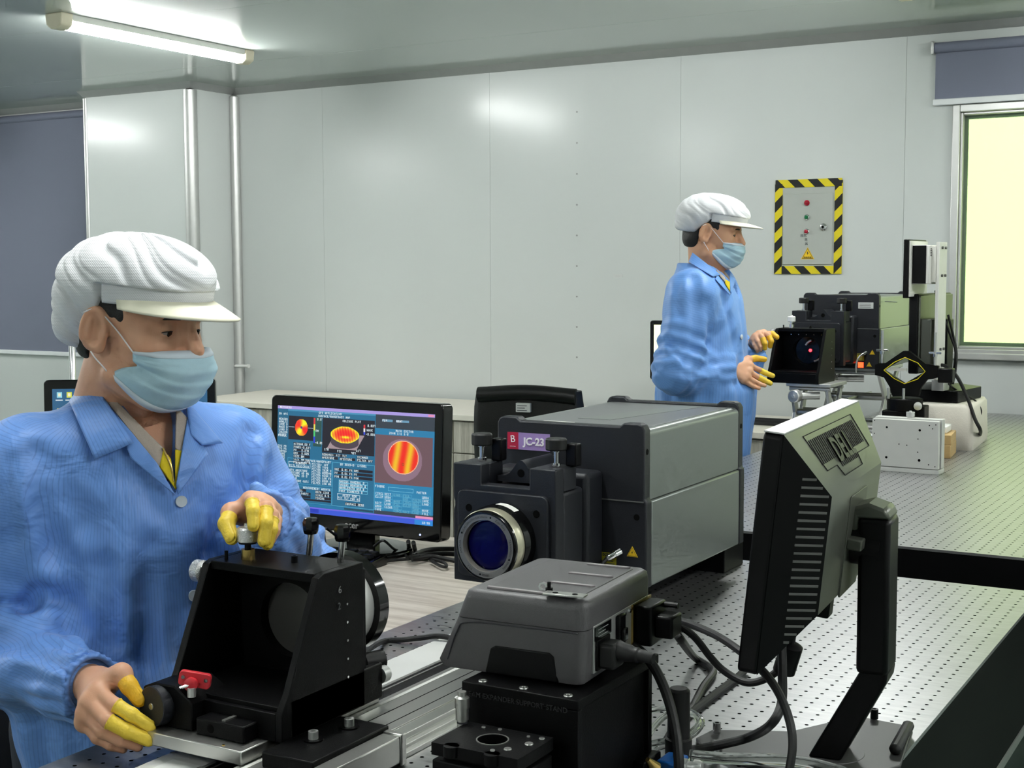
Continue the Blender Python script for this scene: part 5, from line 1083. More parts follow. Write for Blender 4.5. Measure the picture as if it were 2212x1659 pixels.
# ================================================================== soft shapes (signed distance fields meshed with OpenVDB)
f32 = np.float32
def V3(*a): return np.array(a, float)
def unit(v): v = np.array(v, float); return v/np.linalg.norm(v)
def smin(a, b, k):
    h = np.clip(.5+.5*(b-a)/k, 0, 1); return b+(a-b)*h-k*h*(1-h)
def smax(a, b, k): return -smin(-a, -b, k)
def s_ell(p, c, R, r):
    """ellipsoid: centre c, rows of R = axes, radii r"""
    q = (p-np.asarray(c, f32)) @ np.asarray(R, f32).T/np.asarray(r, f32)
    k0 = np.sqrt((q*q).sum(1))+1e-9; q2 = q/np.asarray(r, f32); k1 = np.sqrt((q2*q2).sum(1))+1e-9
    return k0*(k0-1)/k1
def s_cone(p, a, b, ra, rb):
    a = np.asarray(a, f32); b = np.asarray(b, f32); ba = b-a; l2 = float(ba @ ba)+1e-12
    t = np.clip(((p-a) @ ba)/l2, 0, 1).astype(f32); d = p-a-t[:, None]*ba
    return np.sqrt((d*d).sum(1))-(ra+(rb-ra)*t)
def s_sph(p, c, r): d = p-np.asarray(c, f32); return np.sqrt((d*d).sum(1))-r
def sdf_mesh(fn, lo, hi, h):
    lo = np.array(lo, float); hi = np.array(hi, float); B = 6
    n = (np.ceil((hi-lo)/h/B).astype(int))*B; nb = n//B
    gc = [(np.arange(k)+.5)*B*h+l for k, l in zip(nb, lo)]
    C = np.stack(np.meshgrid(*gc, indexing='ij'), -1).reshape(-1, 3).astype(f32)
    dc = fn(C); rad = B*h*.87*1.35+h
    act = np.where(np.abs(dc) < rad)[0]
    full = np.repeat(np.repeat(np.repeat(np.sign(dc).reshape(nb)*h*3, B, 0), B, 1), B, 2).astype(f32)
    off = np.stack(np.meshgrid(*[np.arange(B)]*3, indexing='ij'), -1).reshape(-1, 3)
    bi = np.stack(np.unravel_index(act, nb), 1)
    idx = (bi[:, None, :]*B+off[None]).reshape(-1, 3)
    pts = (idx*h+lo).astype(f32); val = np.empty(len(pts), f32)
    for s in range(0, len(pts), 400000): val[s:s+400000] = fn(pts[s:s+400000])
    full[idx[:, 0], idx[:, 1], idx[:, 2]] = np.clip(val, -3*h, 3*h)
    g = vdb.FloatGrid(3*h); g.copyFromArray(full)
    v, q = g.convertToQuads(0.0)
    return v.astype(float)*h+lo, q.astype(int)
def raw_obj(name, v, q, m, parent, base, attr=None, smooth=True, flip=None):
    me = bpy.data.meshes.new(name); v = np.asarray(v, float)-np.asarray(base, float)
    me.vertices.add(len(v)); me.vertices.foreach_set('co', v.ravel()); k = q.shape[1]
    me.loops.add(q.size); me.loops.foreach_set('vertex_index', q.ravel().astype(np.int32)); me.polygons.add(len(q)); me.polygons.foreach_set('loop_start', np.arange(0, q.size, k).astype(np.int32))
    me.update(calc_edges=True)
    # VDB quads may wind inwards: check against the centroid of the topmost face
    me.polygons.foreach_set('use_smooth', [smooth]*len(q))
    top = int(np.argmax(v[q].mean(1)[:, 2]))
    if me.polygons[top].normal.z < 0: me.flip_normals()
    if attr is not None:
        a = me.attributes.new('st', 'FLOAT', 'POINT'); a.data.foreach_set('value', np.asarray(attr, np.float32))
    return link(name, me, m, parent)
class Frame:
    def __init__(s, o, x, up=(0, 0, 1)):
        s.o = np.array(o, float); s.x = unit(x); y = np.cross(up, s.x); s.y = unit(y); s.z = np.cross(s.x, s.y)
        s.R = np.stack([s.x, s.y, s.z])
    def w(s, *p): return s.o+np.array(p, float) @ s.R
    def l(s, P_): return (P_-s.o.astype(f32)) @ s.R.T.astype(f32)
I3 = np.eye(3)
def rotz(a): c, s = math.cos(a), math.sin(a); return np.array(((c, s, 0), (-s, c, 0), (0, 0, 1)))
def roty(a): c, s = math.cos(a), math.sin(a); return np.array(((c, 0, -s), (0, 1, 0), (s, 0, c)))
# ------------------------------------------------------------------ head (local: x forward, y to the person's left, z up; origin between the ears)
def head_sdf(p, neck_len=.17, neck_back=.03, lids=.5):
    d = s_ell(p, (-.012, 0, .045), I3, (.096, .076, .083))
    d = smin(d, s_ell(p, (.028, 0, .005), I3, (.066, .064, .085)), .03)
    d = smin(d, s_ell(p, (.034, 0, -.058), I3, (.056, .054, .052)), .03)
    d = smin(d, s_sph(p, (.074, 0, -.098), .02), .03)
    for s in (-1, 1):
        d = smin(d, s_sph(p, (.056, s*.043, -.022), .024), .025)
        d = smin(d, s_cone(p, (.01, s*.055, -.07), (.055, s*.03, -.1), .018, .015), .025)
        d = smin(d, s_cone(p, (.09, s*.014, .03), (.079, s*.046, .03), .0085, .008), .016)        # brow
        d = smax(d, -s_ell(p, (.101, s*.031, .008), I3, (.015, .019, .0115)), .014)              # socket
    d = smin(d, s_cone(p, (.089, 0, .022), (.1125, 0, -.019), .0085, .0128), .016)                 # nose
    for s in (-1, 1):
        d = smin(d, s_sph(p, (.1, s*.0125, -.03), .0088), .01)
        # eyeball covered by lids with a narrow opening
        e = s_sph(p, (.0745, s*.0315, .006), .0138)
        slit = s_ell(p, (.094, s*.0315, .0028), rotz(-s*.25), (.022, .0142, .0024*(.4+lids)))
        d = smin(d, smax(e, -slit, .0015), .006)
    d = smin(d, s_ell(p, (.098, 0, -.058), I3, (.012, .022, .008)), .01)
    # ears
    for s in (-1, 1):
        R = rotz(-s*.38) @ roty(.12); c = (-.012, s*.079, -.002)
        q = ((p-np.asarray(c, f32)) @ R.T).astype(f32)
        el = s_ell(p, c, R, (.0212, .0065, .0335)); el = smin(el, s_ell(p, (-.004, s*.0765, -.026), R, (.0095, .006, .011)), .008)
        rad = np.sqrt((q[:, 0]/.018)**2+(q[:, 2]/.0298)**2); rim = np.sqrt(((rad-1)*.021)**2+(q[:, 1]-s*.0035)**2)-.0038
        rim = smax(rim, -q[:, 2]-.02, .004)
        ic_ = np.array(c)+np.array((.003, s*.0075, -.001)) @ R; inner = s_ell(p, ic_, R, (.0125, .0065, .0225))
        el = smax(el, -inner, .004); el = smin(el, rim, .004)
        k1, k2, k3 = [np.array(c)+np.array(q_) @ R for q_ in ((-.006, s*.0035, .014), (-.0075, s*.0035, -.011), (.0145, s*.002, -.006))]; el = smin(el, s_cone(p, k1, k2, .0026, .0032), .004)
        el = smin(el, s_ell(p, k3, R, (.005, .0045, .007)), .004)
        d = smin(d, el, .007)
    a, b = V3(-.022, 0, -.045), V3(-.022-neck_back, 0, -neck_len)
    d = smin(d, s_cone(p, a, b, .055, .06), .025)
    for s in (-1, 1): d = smin(d, s_cone(p, (-.02, s*.045, -.05), (-.0, s*.018, -neck_len+.01), .012, .013), .02)
    d = smin(d, s_cone(p, (.022, 0, -.125), (.012, 0, -.15), .011, .010), .02)
    return d
def cap_sdf(p, sag=1., folds=1.):
    x, y, z = p[:, 0], p[:, 1], p[:, 2]
    d = s_ell(p, (.010, 0, .066), I3, (.117, .094, .075))
    d = smin(d, s_ell(p, (-.082, 0, .018-.02*sag), roty(-.5), (.05, .078, .058)), .05)
    d = smin(d, s_ell(p, (-.045, 0, .06), I3, (.085, .09, .068)), .03)
    # fan of gathers running back from the front band
    phi = np.abs(np.arctan2(y*1.2, x+.004)); env = np.clip((z-.05)/.03, 0, 1)+np.clip((-x-.02)/.04, 0, 1); env = np.clip(env, 0, 1)*np.clip(1.25-phi/3.4, .3, 1)
    ph = phi*8.2-105*(z-.05)+.9*np.sin(phi*3+z*40)+.5*np.sin(x*60)
    gr = np.exp(-(np.sin(ph/2)/.42)**2); g2 = np.exp(-(np.sin(ph*.77+1)/.35)**2); d = d+folds*env*(.0075*gr+.003*g2-.002)
    d = d+folds*.0012*np.sin(x*150+z*90)*np.clip(-x/.05, 0, 1)
    # lower rim: forehead, over the ear, sagging at the back
    zc = np.where(x > 0, .044, np.where(x < -.05, -.04*sag-.0, .044+(.044+.04*sag)*(x/.05)))
    cyl = (np.sqrt(((x-.011)/.103)**2+(y/.082)**2)-1)*.09-np.clip((z-.066)/.012, 0, 1)*.06-np.clip((.0-x)/.03, 0, 1)*.06; d = smax(d, cyl, .006)
    d = smax(d, (zc-z)*.8, .012)
    return d
def hair_sdf(p, low=-.055):
    x, y, z = p[:, 0], p[:, 1], p[:, 2]
    d = s_ell(p, (-.012, 0, .045), I3, (.1005, .0805, .088))
    d = smin(d, s_ell(p, (-.04, 0, -.02), I3, (.062, .062, .06)), .02)
    side = s_ell(p, (.028, 0, .02), I3, (.022, .0715, .03)); d = smin(d, side, .008)
    lim = np.where(x > -.035, .012-.03*np.clip((x-.0)/.03, 0, 1)*0, low)
    lim = np.where((x > .012) & (x < .036), .004, lim)
    d = smax(d, (lim-z)*.7, .006); d = smax(d, x-.04, .006)
    return d
def mask_mesh(fr, base, parent, scale=1.):
    """pleated surgical mask wrapped round the lower face"""
    nu, nv = 61, 41; pts = np.zeros((nv, nu, 3))
    for j in range(nv):
        v = j/(nv-1)
        for i in range(nu):
            u = i/(nu-1)*2-1; s = abs(u)
            # side edge: top corner forward, pinched middle, lower corner further back
            ex = .055-.046*max(0, v-.42)/.58-.0*v+.006*math.sin(PI*min(1, v/.42))*0
            ex += .012*math.exp(-((v-.52)/.1)**2)
            ey = .067-.004*v-.004*math.exp(-((v-.5)/.15)**2); 
            zt = -.024-.014*(1-s)**1.5*0+.016*(1-s**1.5); ztop = -.025+.006*(1-s**1.6); zbot = -.066-.052*(1-s**2.2)
            z = ztop+(zbot-ztop)*v
            # forward profile down the middle line
            fx = np.interp(v, (0, .1, .28, .5, .7, .88, 1), (.111, .121, .126, .121, .113, .098, .074))
            a = s*PI/2
            cx = ex+(fx-ex)*math.cos(a)**(.75); cy = ey*math.sin(a)**.82
            if v < .3: cx += -.010*math.sin(PI*min(1, s/.75))*(1-v/.3) if s < .75 else 0
            pl = 0
            for c in (.3, .5, .7): 
                t_ = (v-c)/.05; pl += .0022*(1/(1+math.exp(-t_*6))-.5)*math.exp(-t_*t_*.18)
            nrm = unit((math.cos(a)+.2, math.sin(a)*np.sign(u) if u else 0, -.1))
            pts[j, i] = np.array((cx, cy*np.sign(u), z))+nrm*(pl*(1-s**6)+.0015*math.sin(9*u+11*v)*(v > .2)+.004)
    W = fr.o+pts.reshape(-1, 3) @ fr.R*scale if scale == 1. else fr.o+(pts.reshape(-1, 3)*scale) @ fr.R
    i = (np.arange(nv-1)[:, None]*nu+np.arange(nu-1)[None]).ravel(); q = np.stack([i, i+1, i+nu+1, i+nu], 1)
    o = raw_obj('face_mask', W, q, 'mask_blue', parent, base); md = o.modifiers.new('thickness', 'SOLIDIFY'); md.thickness = .0012; md.offset = 0
    # pale border strip along the top and the lower edge
    e = MB()
    rows = [pts[1, :, :], pts[4, :, :]]
    for rws in ((0, 4), (nv-4, nv-1)):
        vs = []; n_ = nu
        for r_ in rws:
            for k in range(nu): vs.append(fr.o+((pts[r_, k]+np.array((.0012, .0012*np.sign(pts[r_, k, 1]), 0)))*scale) @ fr.R-base)
        e.add(vs, [(k, k+1, nu+k+1, nu+k) for k in range(nu-1)])
    eo = e.build('mask_border', 'mask_edge', o, ang=180); md = eo.modifiers.new('thickness', 'SOLIDIFY'); md.thickness = .0008; md.offset = 0
    for s in (-1, 1):
        k = 0 if s < 0 else nu-1; tp, bt = pts[1, k], pts[nv-2, k]
        for pl in ([tp, (.02, s*.074, .006), (-.006, s*.084, .028), (-.022, s*.092, .022)], [bt, (.006, s*.0755, -.055), (-.003, s*.082, -.044), (-.01, s*.086, -.034)]):
            MB().tube([fr.o+(np.array(q_)*scale) @ fr.R-base for q_ in pl], .0011, 6, 6).build('ear_loop', 'strap_white', o)
    return o
def brim_mesh(fr, base, parent, sc=1., tiltdown=.25):
    o = MB(); n, mrow = 41, 9; top = []; bot = []
    for j in range(mrow):
        w_ = j/(mrow-1)
        for i in range(n):
            a = (i/(n-1)*2-1)*1.42; ca, sa = math.cos(a), math.sin(a)
            L = .062*max(0, math.cos(a*.96))**.8; R0x, R0y = .103, .0825
            x = .012+R0x*ca+L*w_*(.4+.6*ca); y = (R0y+.006*w_)*sa; z = .052-tiltdown*L*w_-.010*(sa**2)*w_-.004*w_**2
            top.append(fr.o+(np.array((x, y, z))*sc) @ fr.R-base)
    fs = [(j*n+i, j*n+i+1, (j+1)*n+i+1, (j+1)*n+i) for j in range(mrow-1) for i in range(n-1)]
    b_ = o.add(top, fs).build('cap_brim', 'brim_cream', parent, ang=80); md = b_.modifiers.new('thickness', 'SOLIDIFY'); md.thickness = .0028; md.offset = 0
    # band
    R = []
    for z, g in ((.040, 0), (.044, .0012), (.068, .003), (.074, .001)):
        R.append([fr.o+(np.array((.011+(.1045+g)*math.cos(a), (.0835+g)*math.sin(a), z+.004*math.cos(a)))*sc) @ fr.R-base for a in np.linspace(-PI*.52, PI*.52, 40)])
    bn = MB().rings(R, cap=False, closed=False).build('cap_band', 'cap_white', parent, ang=80); md = bn.modifiers.new('thickness', 'SOLIDIFY'); md.thickness = .003; md.offset = 0
    return b_
# ------------------------------------------------------------------ hand from joints
def hand(spec, sc=1.):
    """spec: wrist, elbow, and fingers as lists of joints (MCP, PIP, DIP, TIP) in world space; returns sdf, bbox, cot list"""
    W_ = spec['wrist']; F_ = spec['fingers']; Th = spec['thumb']; el = spec['elbow']
    rr = {0: (.0102, .0092, .0082, .0072), 1: (.0104, .0094, .0084, .0074), 2: (.01, .009, .0078, .0068), 3: (.009, .008, .007, .006)}
    dirw = unit(W_-el)
    def fn(p):
        d = s_cone(p, el+(W_-el)*.55, W_, .031*sc, .0255*sc)
        mc = [f[0] for f in F_]; pal = np.mean(mc, 0)
        # palm: webs from the wrist to every knuckle, smoothly merged into one slab
        for k, m_ in enumerate(mc):
            st = W_+(m_-pal)*.35+dirw*.006
            d = smin(d, s_cone(p, st, m_, .0165*sc, .0128*sc), .014)
        for k in range(3): d = smin(d, s_cone(p, mc[k], mc[k+1], .0115*sc, .0108*sc), .008)
        for k, m_ in enumerate(mc): d = smin(d, s_sph(p, m_, .0122*sc), .006)
        # thumb mount
        d = smin(d, s_cone(p, W_+dirw*.012+(Th[0]-W_)*.15, Th[1], .0165*sc, .0125*sc), .014)
        d = smin(d, s_cone(p, mc[0]*.5+W_*.5, Th[1], .011*sc, .0105*sc), .016)
        dt = s_cone(p, Th[1], Th[2], .0118*sc, .0106*sc); dt = smin(dt, s_cone(p, Th[2], Th[3], .0104*sc, .0085*sc), .004); d = smin(d, dt, .006)
        for k, f in enumerate(F_):
            r = rr[k]; df = s_cone(p, f[0], f[1], r[0]*sc*1.04, r[1]*sc); df = smin(df, s_cone(p, f[1], f[2], r[1]*sc, r[2]*sc), .0035); df = smin(df, s_cone(p, f[2], f[3], r[2]*sc, r[3]*sc), .0035)
            d = smin(d, df, .0045)
        return d
    al = np.array([W_, el+(W_-el)*.55]+[q for f in F_ for q in f]+list(Th)); return fn, al.min(0)-.036*sc, al.max(0)+.036*sc, rr
def cot(spec, which, frac, h, parent, base, m, sc=1.):
    """rolled rubber finger cot on the end of a finger"""
    if which == 't': f = spec['thumb'][1:]; r = (.0118, .0106, .0085)
    else:
        f = spec['fingers'][which][1:]; q = {0: (.0092, .0082, .0072), 1: (.0094, .0084, .0074), 2: (.009, .0078, .0068), 3: (.008, .007, .006)}[which]; r = q
    f = [np.array(q) for q in f]; a0 = f[0]+(f[1]-f[0])*frac; r0 = r[0]+(r[1]-r[0])*frac; g = .0011; ax = unit(f[1]-f[0]); tipd = unit(f[2]-f[1])
    u_ = unit(np.cross(tipd, (.3, .5, .8)))
    def fn(p):
        d = s_cone(p, a0, f[1], (r0+g)*sc, (r[1]+g)*sc); d = smin(d, s_cone(p, f[1], f[2]+tipd*.0035, (r[1]+g)*sc, (r[2]+g*1.2)*sc), .004)
        q = p-f[1].astype(f32); t = q @ tipd.astype(f32); d = d+.00055*np.sin(1250*(q @ u_.astype(f32))+t*120)*np.clip((t-.006)/.012, 0, 1)
        d = smax(d, -((p-a0.astype(f32)) @ ax.astype(f32)), .001)
        e = (p-a0.astype(f32)); t = e @ ax.astype(f32); rad = np.sqrt(np.maximum((e*e).sum(1)-t*t, 0)); d = np.minimum(d, np.sqrt((rad-(r0+g)*sc)**2+t*t)-.0011)
        return d
    al = np.array([a0]+f[1:]); v, q = sdf_mesh(fn, al.min(0)-.018, al.max(0)+.018, h)
    return raw_obj('finger_cot', v, q, m, parent, base)
def merge(parts):
    vs, qs, o = [], [], 0
    for v, q in parts: vs.append(v); qs.append(q+o); o += len(v)
    return np.concatenate(vs), np.concatenate(qs)
def raycast(fn, x, y, d0, d1):
    """first hit of the view rays with a surface; gives places ON the cloth for collars, creases and buttons"""
    x = np.atleast_1d(np.asarray(x, float)); y = np.atleast_1d(np.asarray(y, float)); t = np.full(len(x), float(d0)); done = np.zeros(len(x), bool)
    v = CF[None]+CR[None]*((x-W_PX/2)/F_PX)[:, None]+CD[None]*((y-H_PX/2)/F_PX)[:, None]
    for _ in range(120):
        p = CC+v*t[:, None]; d = fn(p.astype(f32)); done |= (d < .0006) | (t > d1)
        if done.all(): break
        t = np.where(done, t, t+np.maximum(d*.7, .0008))
    p = CC+v*np.minimum(t, d1)[:, None]
    return p if len(x) > 1 else p[0]
def flap(name, m, parent, base, fn, poly4, d0, d1, off, nu=14, nv=10, th=.0022, curl=0., stdir=0, dmax=None):
    """cloth flap: quad given by four corners (photo points), draped on the garment, lifted by off"""
    A_, B_, C_, D_ = [np.array(q, float) for q in poly4]; u, v = [a.ravel() for a in np.meshgrid(np.linspace(0, 1, nu), np.linspace(0, 1, nv))]
    q = (A_*(1-u[:, None])+B_*u[:, None])*(1-v[:, None])+(D_*(1-u[:, None])+C_*u[:, None])*v[:, None]
    p = raycast(fn, q[:, 0], q[:, 1], d0, d1); n = CC-p; n /= np.linalg.norm(n, axis=1)[:, None]
    if dmax is not None: pass
    pts = p+n*(off+curl*np.sin(PI*v)*.5+curl*v)[:, None]; st = u if stdir == 0 else v
    i = (np.arange(nv-1)[:, None]*nu+np.arange(nu-1)[None]).ravel(); q = np.stack([i, i+nu, i+nu+1, i+1], 1)
    ln = np.linalg.norm(pts[nu-1]-pts[0]) if stdir == 0 else np.linalg.norm(pts[-nu]-pts[0])
    o = raw_obj(name, pts, q, m, parent, base, attr=np.array(st)*ln); md = o.modifiers.new('thickness', 'SOLIDIFY'); md.thickness = th; md.offset = 1
    return o
# ================================================================== the two workers
RH = unit((CR[0], CR[1], 0)); FH = unit((CF[0], CF[1], 0)); UP = V3(0, 0, 1)
def facing(deg, down=0.):
    a, b = math.radians(deg), math.radians(down); return (math.sin(a)*RH-math.cos(a)*FH)*math.cos(b)-UP*math.sin(b)
def arm_coords(p, a, b):
    a = np.asarray(a, f32); b = np.asarray(b, f32); ba = b-a; l = np.linalg.norm(ba); ax = ba/l
    s = (p-a) @ ax; e = p-a-s[:, None]*ax; u = np.cross(ax, (0.3, .2, .93)); u /= np.linalg.norm(u); w_ = np.cross(ax, u)
    return s, np.arctan2(e @ w_.astype(f32), e @ u.astype(f32)), l
CREASE = []
SKW = .172
def creases(p):
    out = np.zeros(len(p), f32)
    for pts, wd, dp in CREASE:
        best = None
        lo, hi = pts.min(0)-3*wd, pts.max(0)+3*wd; m_ = np.all((p > lo) & (p < hi), 1)
        if not m_.any(): continue
        pp = p[m_]
        for a, b in zip(pts[:-1], pts[1:]):
            d = s_cone(pp, a, b, 0., 0.); best = d if best is None else np.minimum(best, d)
        out[m_] += dp*np.exp(-(best/wd)**2)
    return out
def coat_parts(T, arms, S=1., vcut=None, length=.62, seed=0., fold=1.):
    """returns (solid garment sdf, with neck opening, stripe coordinate)"""
    def torso(p):
        q = T.l(p)/f32(S); x, y, z = q[:, 0], q[:, 1], q[:, 2]
        d = s_ell(q, (-.005, 0, .0), I3, (.122, .185, .19))
        d = smin(d, s_cone(q, (-.02, .15, .088), (-.02, -.15, .088), .066, .066), .07)
        d = smin(d, s_ell(q, (.0, 0, -.22), I3, (.135, .168, .24)), .08)
        sk = np.sqrt((x/.148)**2+(y/SKW)**2); d = smin(d, smax((sk-1)*.15, np.abs(z+.24+length*.5)-length*.5, .02), .09)
        d = smin(d, s_cone(q, (-.035, 0, .12), (-.045, 0, .185), .085, .062), .05)
        # drape: vertical folds growing towards the hem, pull lines from the armpits
        ang = np.arctan2(y, x); g = np.clip((.05-z)/.3, 0, 1)
        d = d+fold*g*(.0045*np.sin(ang*9+seed+2.2*np.sin(z*5))+.0028*np.sin(ang*19+z*9+seed*2))
        for s_ in (-1, 1):
            w_ = np.exp(-(((y-s_*.13)/.07)**2+((z-.0)/.1)**2)); d = d+fold*w_*.0022*np.sin((y*s_*.75+z)*80+seed)
        d = d+fold*.0018*np.sin(38*y+21*z+seed)*np.sin(30*z-17*y)
        # overlapping front edge
        yl = -.012+.0*z; d = d-.0028*(1/(1+np.exp(-np.clip((y-yl)/.0022, -30, 30))))*(x > 0)
        return d*f32(S)
    def sleeve(p, A):
        sh, el, wr = A['pts']; r = [k*S for k in A.get('r', (.074, .064, .058, .047))]
        d1 = s_cone(p, sh, el, r[0], r[1]); d2 = s_cone(p, el, wr, r[2], r[3])
        s1, a1, l1 = arm_coords(p, sh, el); s2, a2, l2 = arm_coords(p, el, wr)
        e1 = np.exp(-((s1-l1*.86)/(.085*S))**2); d1 = d1+fold*(e1*.0075*np.sin(s1*2*PI/(.044*S)+1.7*np.sin(a1+seed))+.0026*np.sin(a1*3+s1*17+seed)*np.clip(s1/l1, .25, 1)+.002*np.sin(a1*2-s1*55))
        e2 = np.exp(-((s2-.0)/(.07*S))**2); e3 = np.exp(-((s2-l2*.86)/(.055*S))**2)
        d2 = d2+fold*(e2*.006*np.sin(s2*2*PI/(.040*S)+1.9*np.sin(a2))+.0036*np.sin(a2*3+s2*21+1)+e3*.0042*np.sin(a2*11+seed)+.002*np.sin(a2*2+s2*70))
        d = smin(d1, d2, .03*S)
        # gathered elastic cuff
        c0 = wr-unit(wr-el)*.035*S; rc = A.get('cuff', .034)*S
        d = smin(d, s_cone(p, c0, wr, r[3]*.93, rc)+.0022*np.sin(a2*22), .012)
        # open end: cut flat at the wrist
        t_ = (p-wr.astype(f32)) @ unit(wr-el).astype(f32); d = smax(d, t_-.002, .004)
        return d
    def solid(p):
        d = torso(p)
        for A in arms: d = smin(d, sleeve(p, A), A.get('blend', .045)*S)
        return d+creases(p) if CREASE else d
    def opened(p):
        d = solid(p); q = T.l(p)/f32(S); x, y, z = q[:, 0], q[:, 1], q[:, 2]
        if vcut:
            ya, za, ph = vcut; v = np.abs(y-ya)*math.cos(ph)-(z-za)*math.sin(ph); v = np.maximum(v, -(x-.0))
            d = smax(d, -v, .004)
            d = smax(d, -s_cone(q, (-.02, 0, .12), (-.04, 0, .3), .062, .066)*f32(S), .006)
            d = smax(d, (z-.19-.0*x)*f32(S), .01)
        return d
    def stripes(p):
        q = T.l(p); base = np.arctan2(q[:, 1], q[:, 0]+.02)*.15; out = base.copy(); best = np.abs(torso(p))
        for A in arms:
            sh, el, wr = A['pts']; dd = np.abs(sleeve(p, A)); m_ = dd < best-.004
            s1, a1, l1 = arm_coords(p, sh, el); s2, a2, l2 = arm_coords(p, el, wr); val = np.where(s1 < l1*.97, s1, a2*.05)
            out = np.where(m_, val, out); best = np.where(m_, dd, best)
        return out
    return torso, solid, opened, stripes
def fringe(t0, t1, n): return [t0+(t1-t0)*k/(n-1) for k in range(n)]
def build_person(label, C):
    Hd, T, S = C['head'], C['torso'], C.get('S', 1.); base = C['base']; fine = C['fine']; skin = C['skin']; coatm = C['coatm']; sh_ = C.get('hscale', 1.)
    # ---- body: head, neck, hidden trunk, legs, hands: one mesh
    parts = []
    nb = Hd.w(-.06, 0, -.2)
    hf = lambda p: head_sdf(Hd.l(p), C['neck'][0], C['neck'][1], C.get('lids', .5))
    bx = np.array([Hd.w(a, b, c) for a in (-.125, .135) for b in (-.115, .115) for c in (-C['neck'][0]-.07, .14)])
    parts.append(sdf_mesh(hf, bx.min(0), bx.max(0), fine))
    def core(p):
        q = T.l(p)/f32(S)
        d = s_ell(q, (-.006, 0, .0), I3, (.106, .155, .178)); d = smin(d, s_ell(q, (0, 0, -.25), I3, (.1, .145, .2)), .06); d = smin(d, s_cone(q, (-.03, 0, .08), (-.03, 0, .12), .06, .05), .05); d = d*f32(S)
        for A in C['arms']:
            s0, e0, w0 = A['pts']; d = smin(d, s_cone(p, s0, e0, .05*S, .04*S), .03); d = smin(d, s_cone(p, e0, w0, .04*S, .027*S), .02)
        for lg in C['legs']:
            d = smin(d, s_cone(p, lg[0], lg[1], .08*S, .055*S), .03); d = smin(d, s_cone(p, lg[1], lg[2], .055*S, .04*S), .02); d = smin(d, s_cone(p, lg[2], lg[3], .04, .035), .02)
        return d
    allp = np.array([q for A in C['arms'] for q in A['pts']]+[q for l_ in C['legs'] for q in l_]+[T.w(.2, .25, .25), T.w(-.2, -.25, -.3)]); parts.append(sdf_mesh(core, allp.min(0)-.12, allp.max(0)+.12, .009))
    for hs in C['hands']:
        fn, lo, hi, _ = hand(hs, sh_*hs.get('sc', 1.)); parts.append(sdf_mesh(fn, lo, hi, C['hfine']))
    v, q = merge(parts)
    body = raw_obj('person', v, q, skin, None, base); body.location = base; tag(body, label, 'person')
    # ---- eyes
    for s in (-1, 1):
        e = MB(); c = Hd.w(.0752, s*.0315, .0045); R = []
        e.lathe([(-.0125*math.cos(a), .0125*math.sin(a)) for a in np.linspace(0.01, PI-.01, 14)], c-base, Hd.x, 20); eo = e.build('eye', 'eye_white', body)
        MB().lathe([(.0112, .0055), (.0126, .0052), (.0131, .002)], c-base, unit(Hd.x+C.get('gaze', V3(0, 0, 0))), 16).build('iris', 'iris', eo)
        lash = [Hd.w(.0745+math.sqrt(max(1e-6, .0141**2-(u*.0132)**2-(.0036*math.sqrt(1-u*u)-.0034)**2)), s*(.0315+u*.0132), .0026+.0036*math.sqrt(1-u*u)) for u in np.linspace(-1, 1, 11)]
        MB().tube([l_-base for l_ in lash], .0009, 6, 3).build('eyelashes', 'hair', body)
        br = [Hd.w(.0985-.012*abs(u+.3)**1.5, s*(.032+u*.019), .027-.004*u*u) for u in np.linspace(-1, 1, 7)]
        MB().tube([l_-base for l_ in br], lambda u: .0028*math.sin(PI*(.1+.8*u)), 6, 3).build('eyebrow', 'hair', body)
    # ---- hair, cap, mask
    bx = np.array([Hd.w(a, b, c) for a in (-.16, .15) for b in (-.12, .12) for c in (-.09, .16)])
    v, q = sdf_mesh(lambda p: hair_sdf(Hd.l(p), C.get('hairlow', -.055)), bx.min(0), bx.max(0), fine*1.2); raw_obj('hair', v, q, 'hair', body, base)
    v, q = sdf_mesh(lambda p: cap_sdf(Hd.l(p), C.get('sag', 1.), C.get('capfold', 1.)), bx.min(0), bx.max(0), fine); cp = raw_obj('cap', v, q, 'cap_white', body, base)
    brim_mesh(Hd, base, cp, 1., C.get('brim', .25)); mask_mesh(Hd, base, body)
    # ---- clothes
    torso, solid, opened, stripes = coat_parts(T, C['arms'], S, C['vcut'], C.get('length', .62), C.get('seed', 0.), C.get('fold', 1.))
    ap = np.array([q for A in C['arms'] for q in A['pts']]+[T.w(.2, .26, .24), T.w(-.2, -.26, .24), T.w(.22, .26, -.24-C.get('length', .62)), T.w(-.22, -.26, -.24-C.get('length', .62)), T.w(.2, -.26, -.3), T.w(-.2, .26, -.3)])
    CREASE.clear()
    for xy, wd, dp in C.get('creases', ()):
        xy = np.array([q_[:2] for q_ in spline([(a, b, 0) for a, b in xy], 5)]); CREASE.append((raycast(solid, xy[:, 0], xy[:, 1], C['d'][0], C['d'][1]), wd, dp))
    v, q = sdf_mesh(opened, ap.min(0)-.09, ap.max(0)+.09, C['cfine']); coat = raw_obj('coat', v, q, coatm, body, base, attr=stripes(v.astype(f32)))
    def shirt(p):
        q = T.l(p)/f32(S); return smax(smax(torso(p)+.014*S, -(q[:, 2]-.0)*f32(S), .01), (np.abs(q[:, 1])-.11)*f32(S), .01)
    bx = np.array([T.w(a*S, b*S, c*S) for a in (-.16, .16) for b in (-.2, .2) for c in (-.1, .2)])
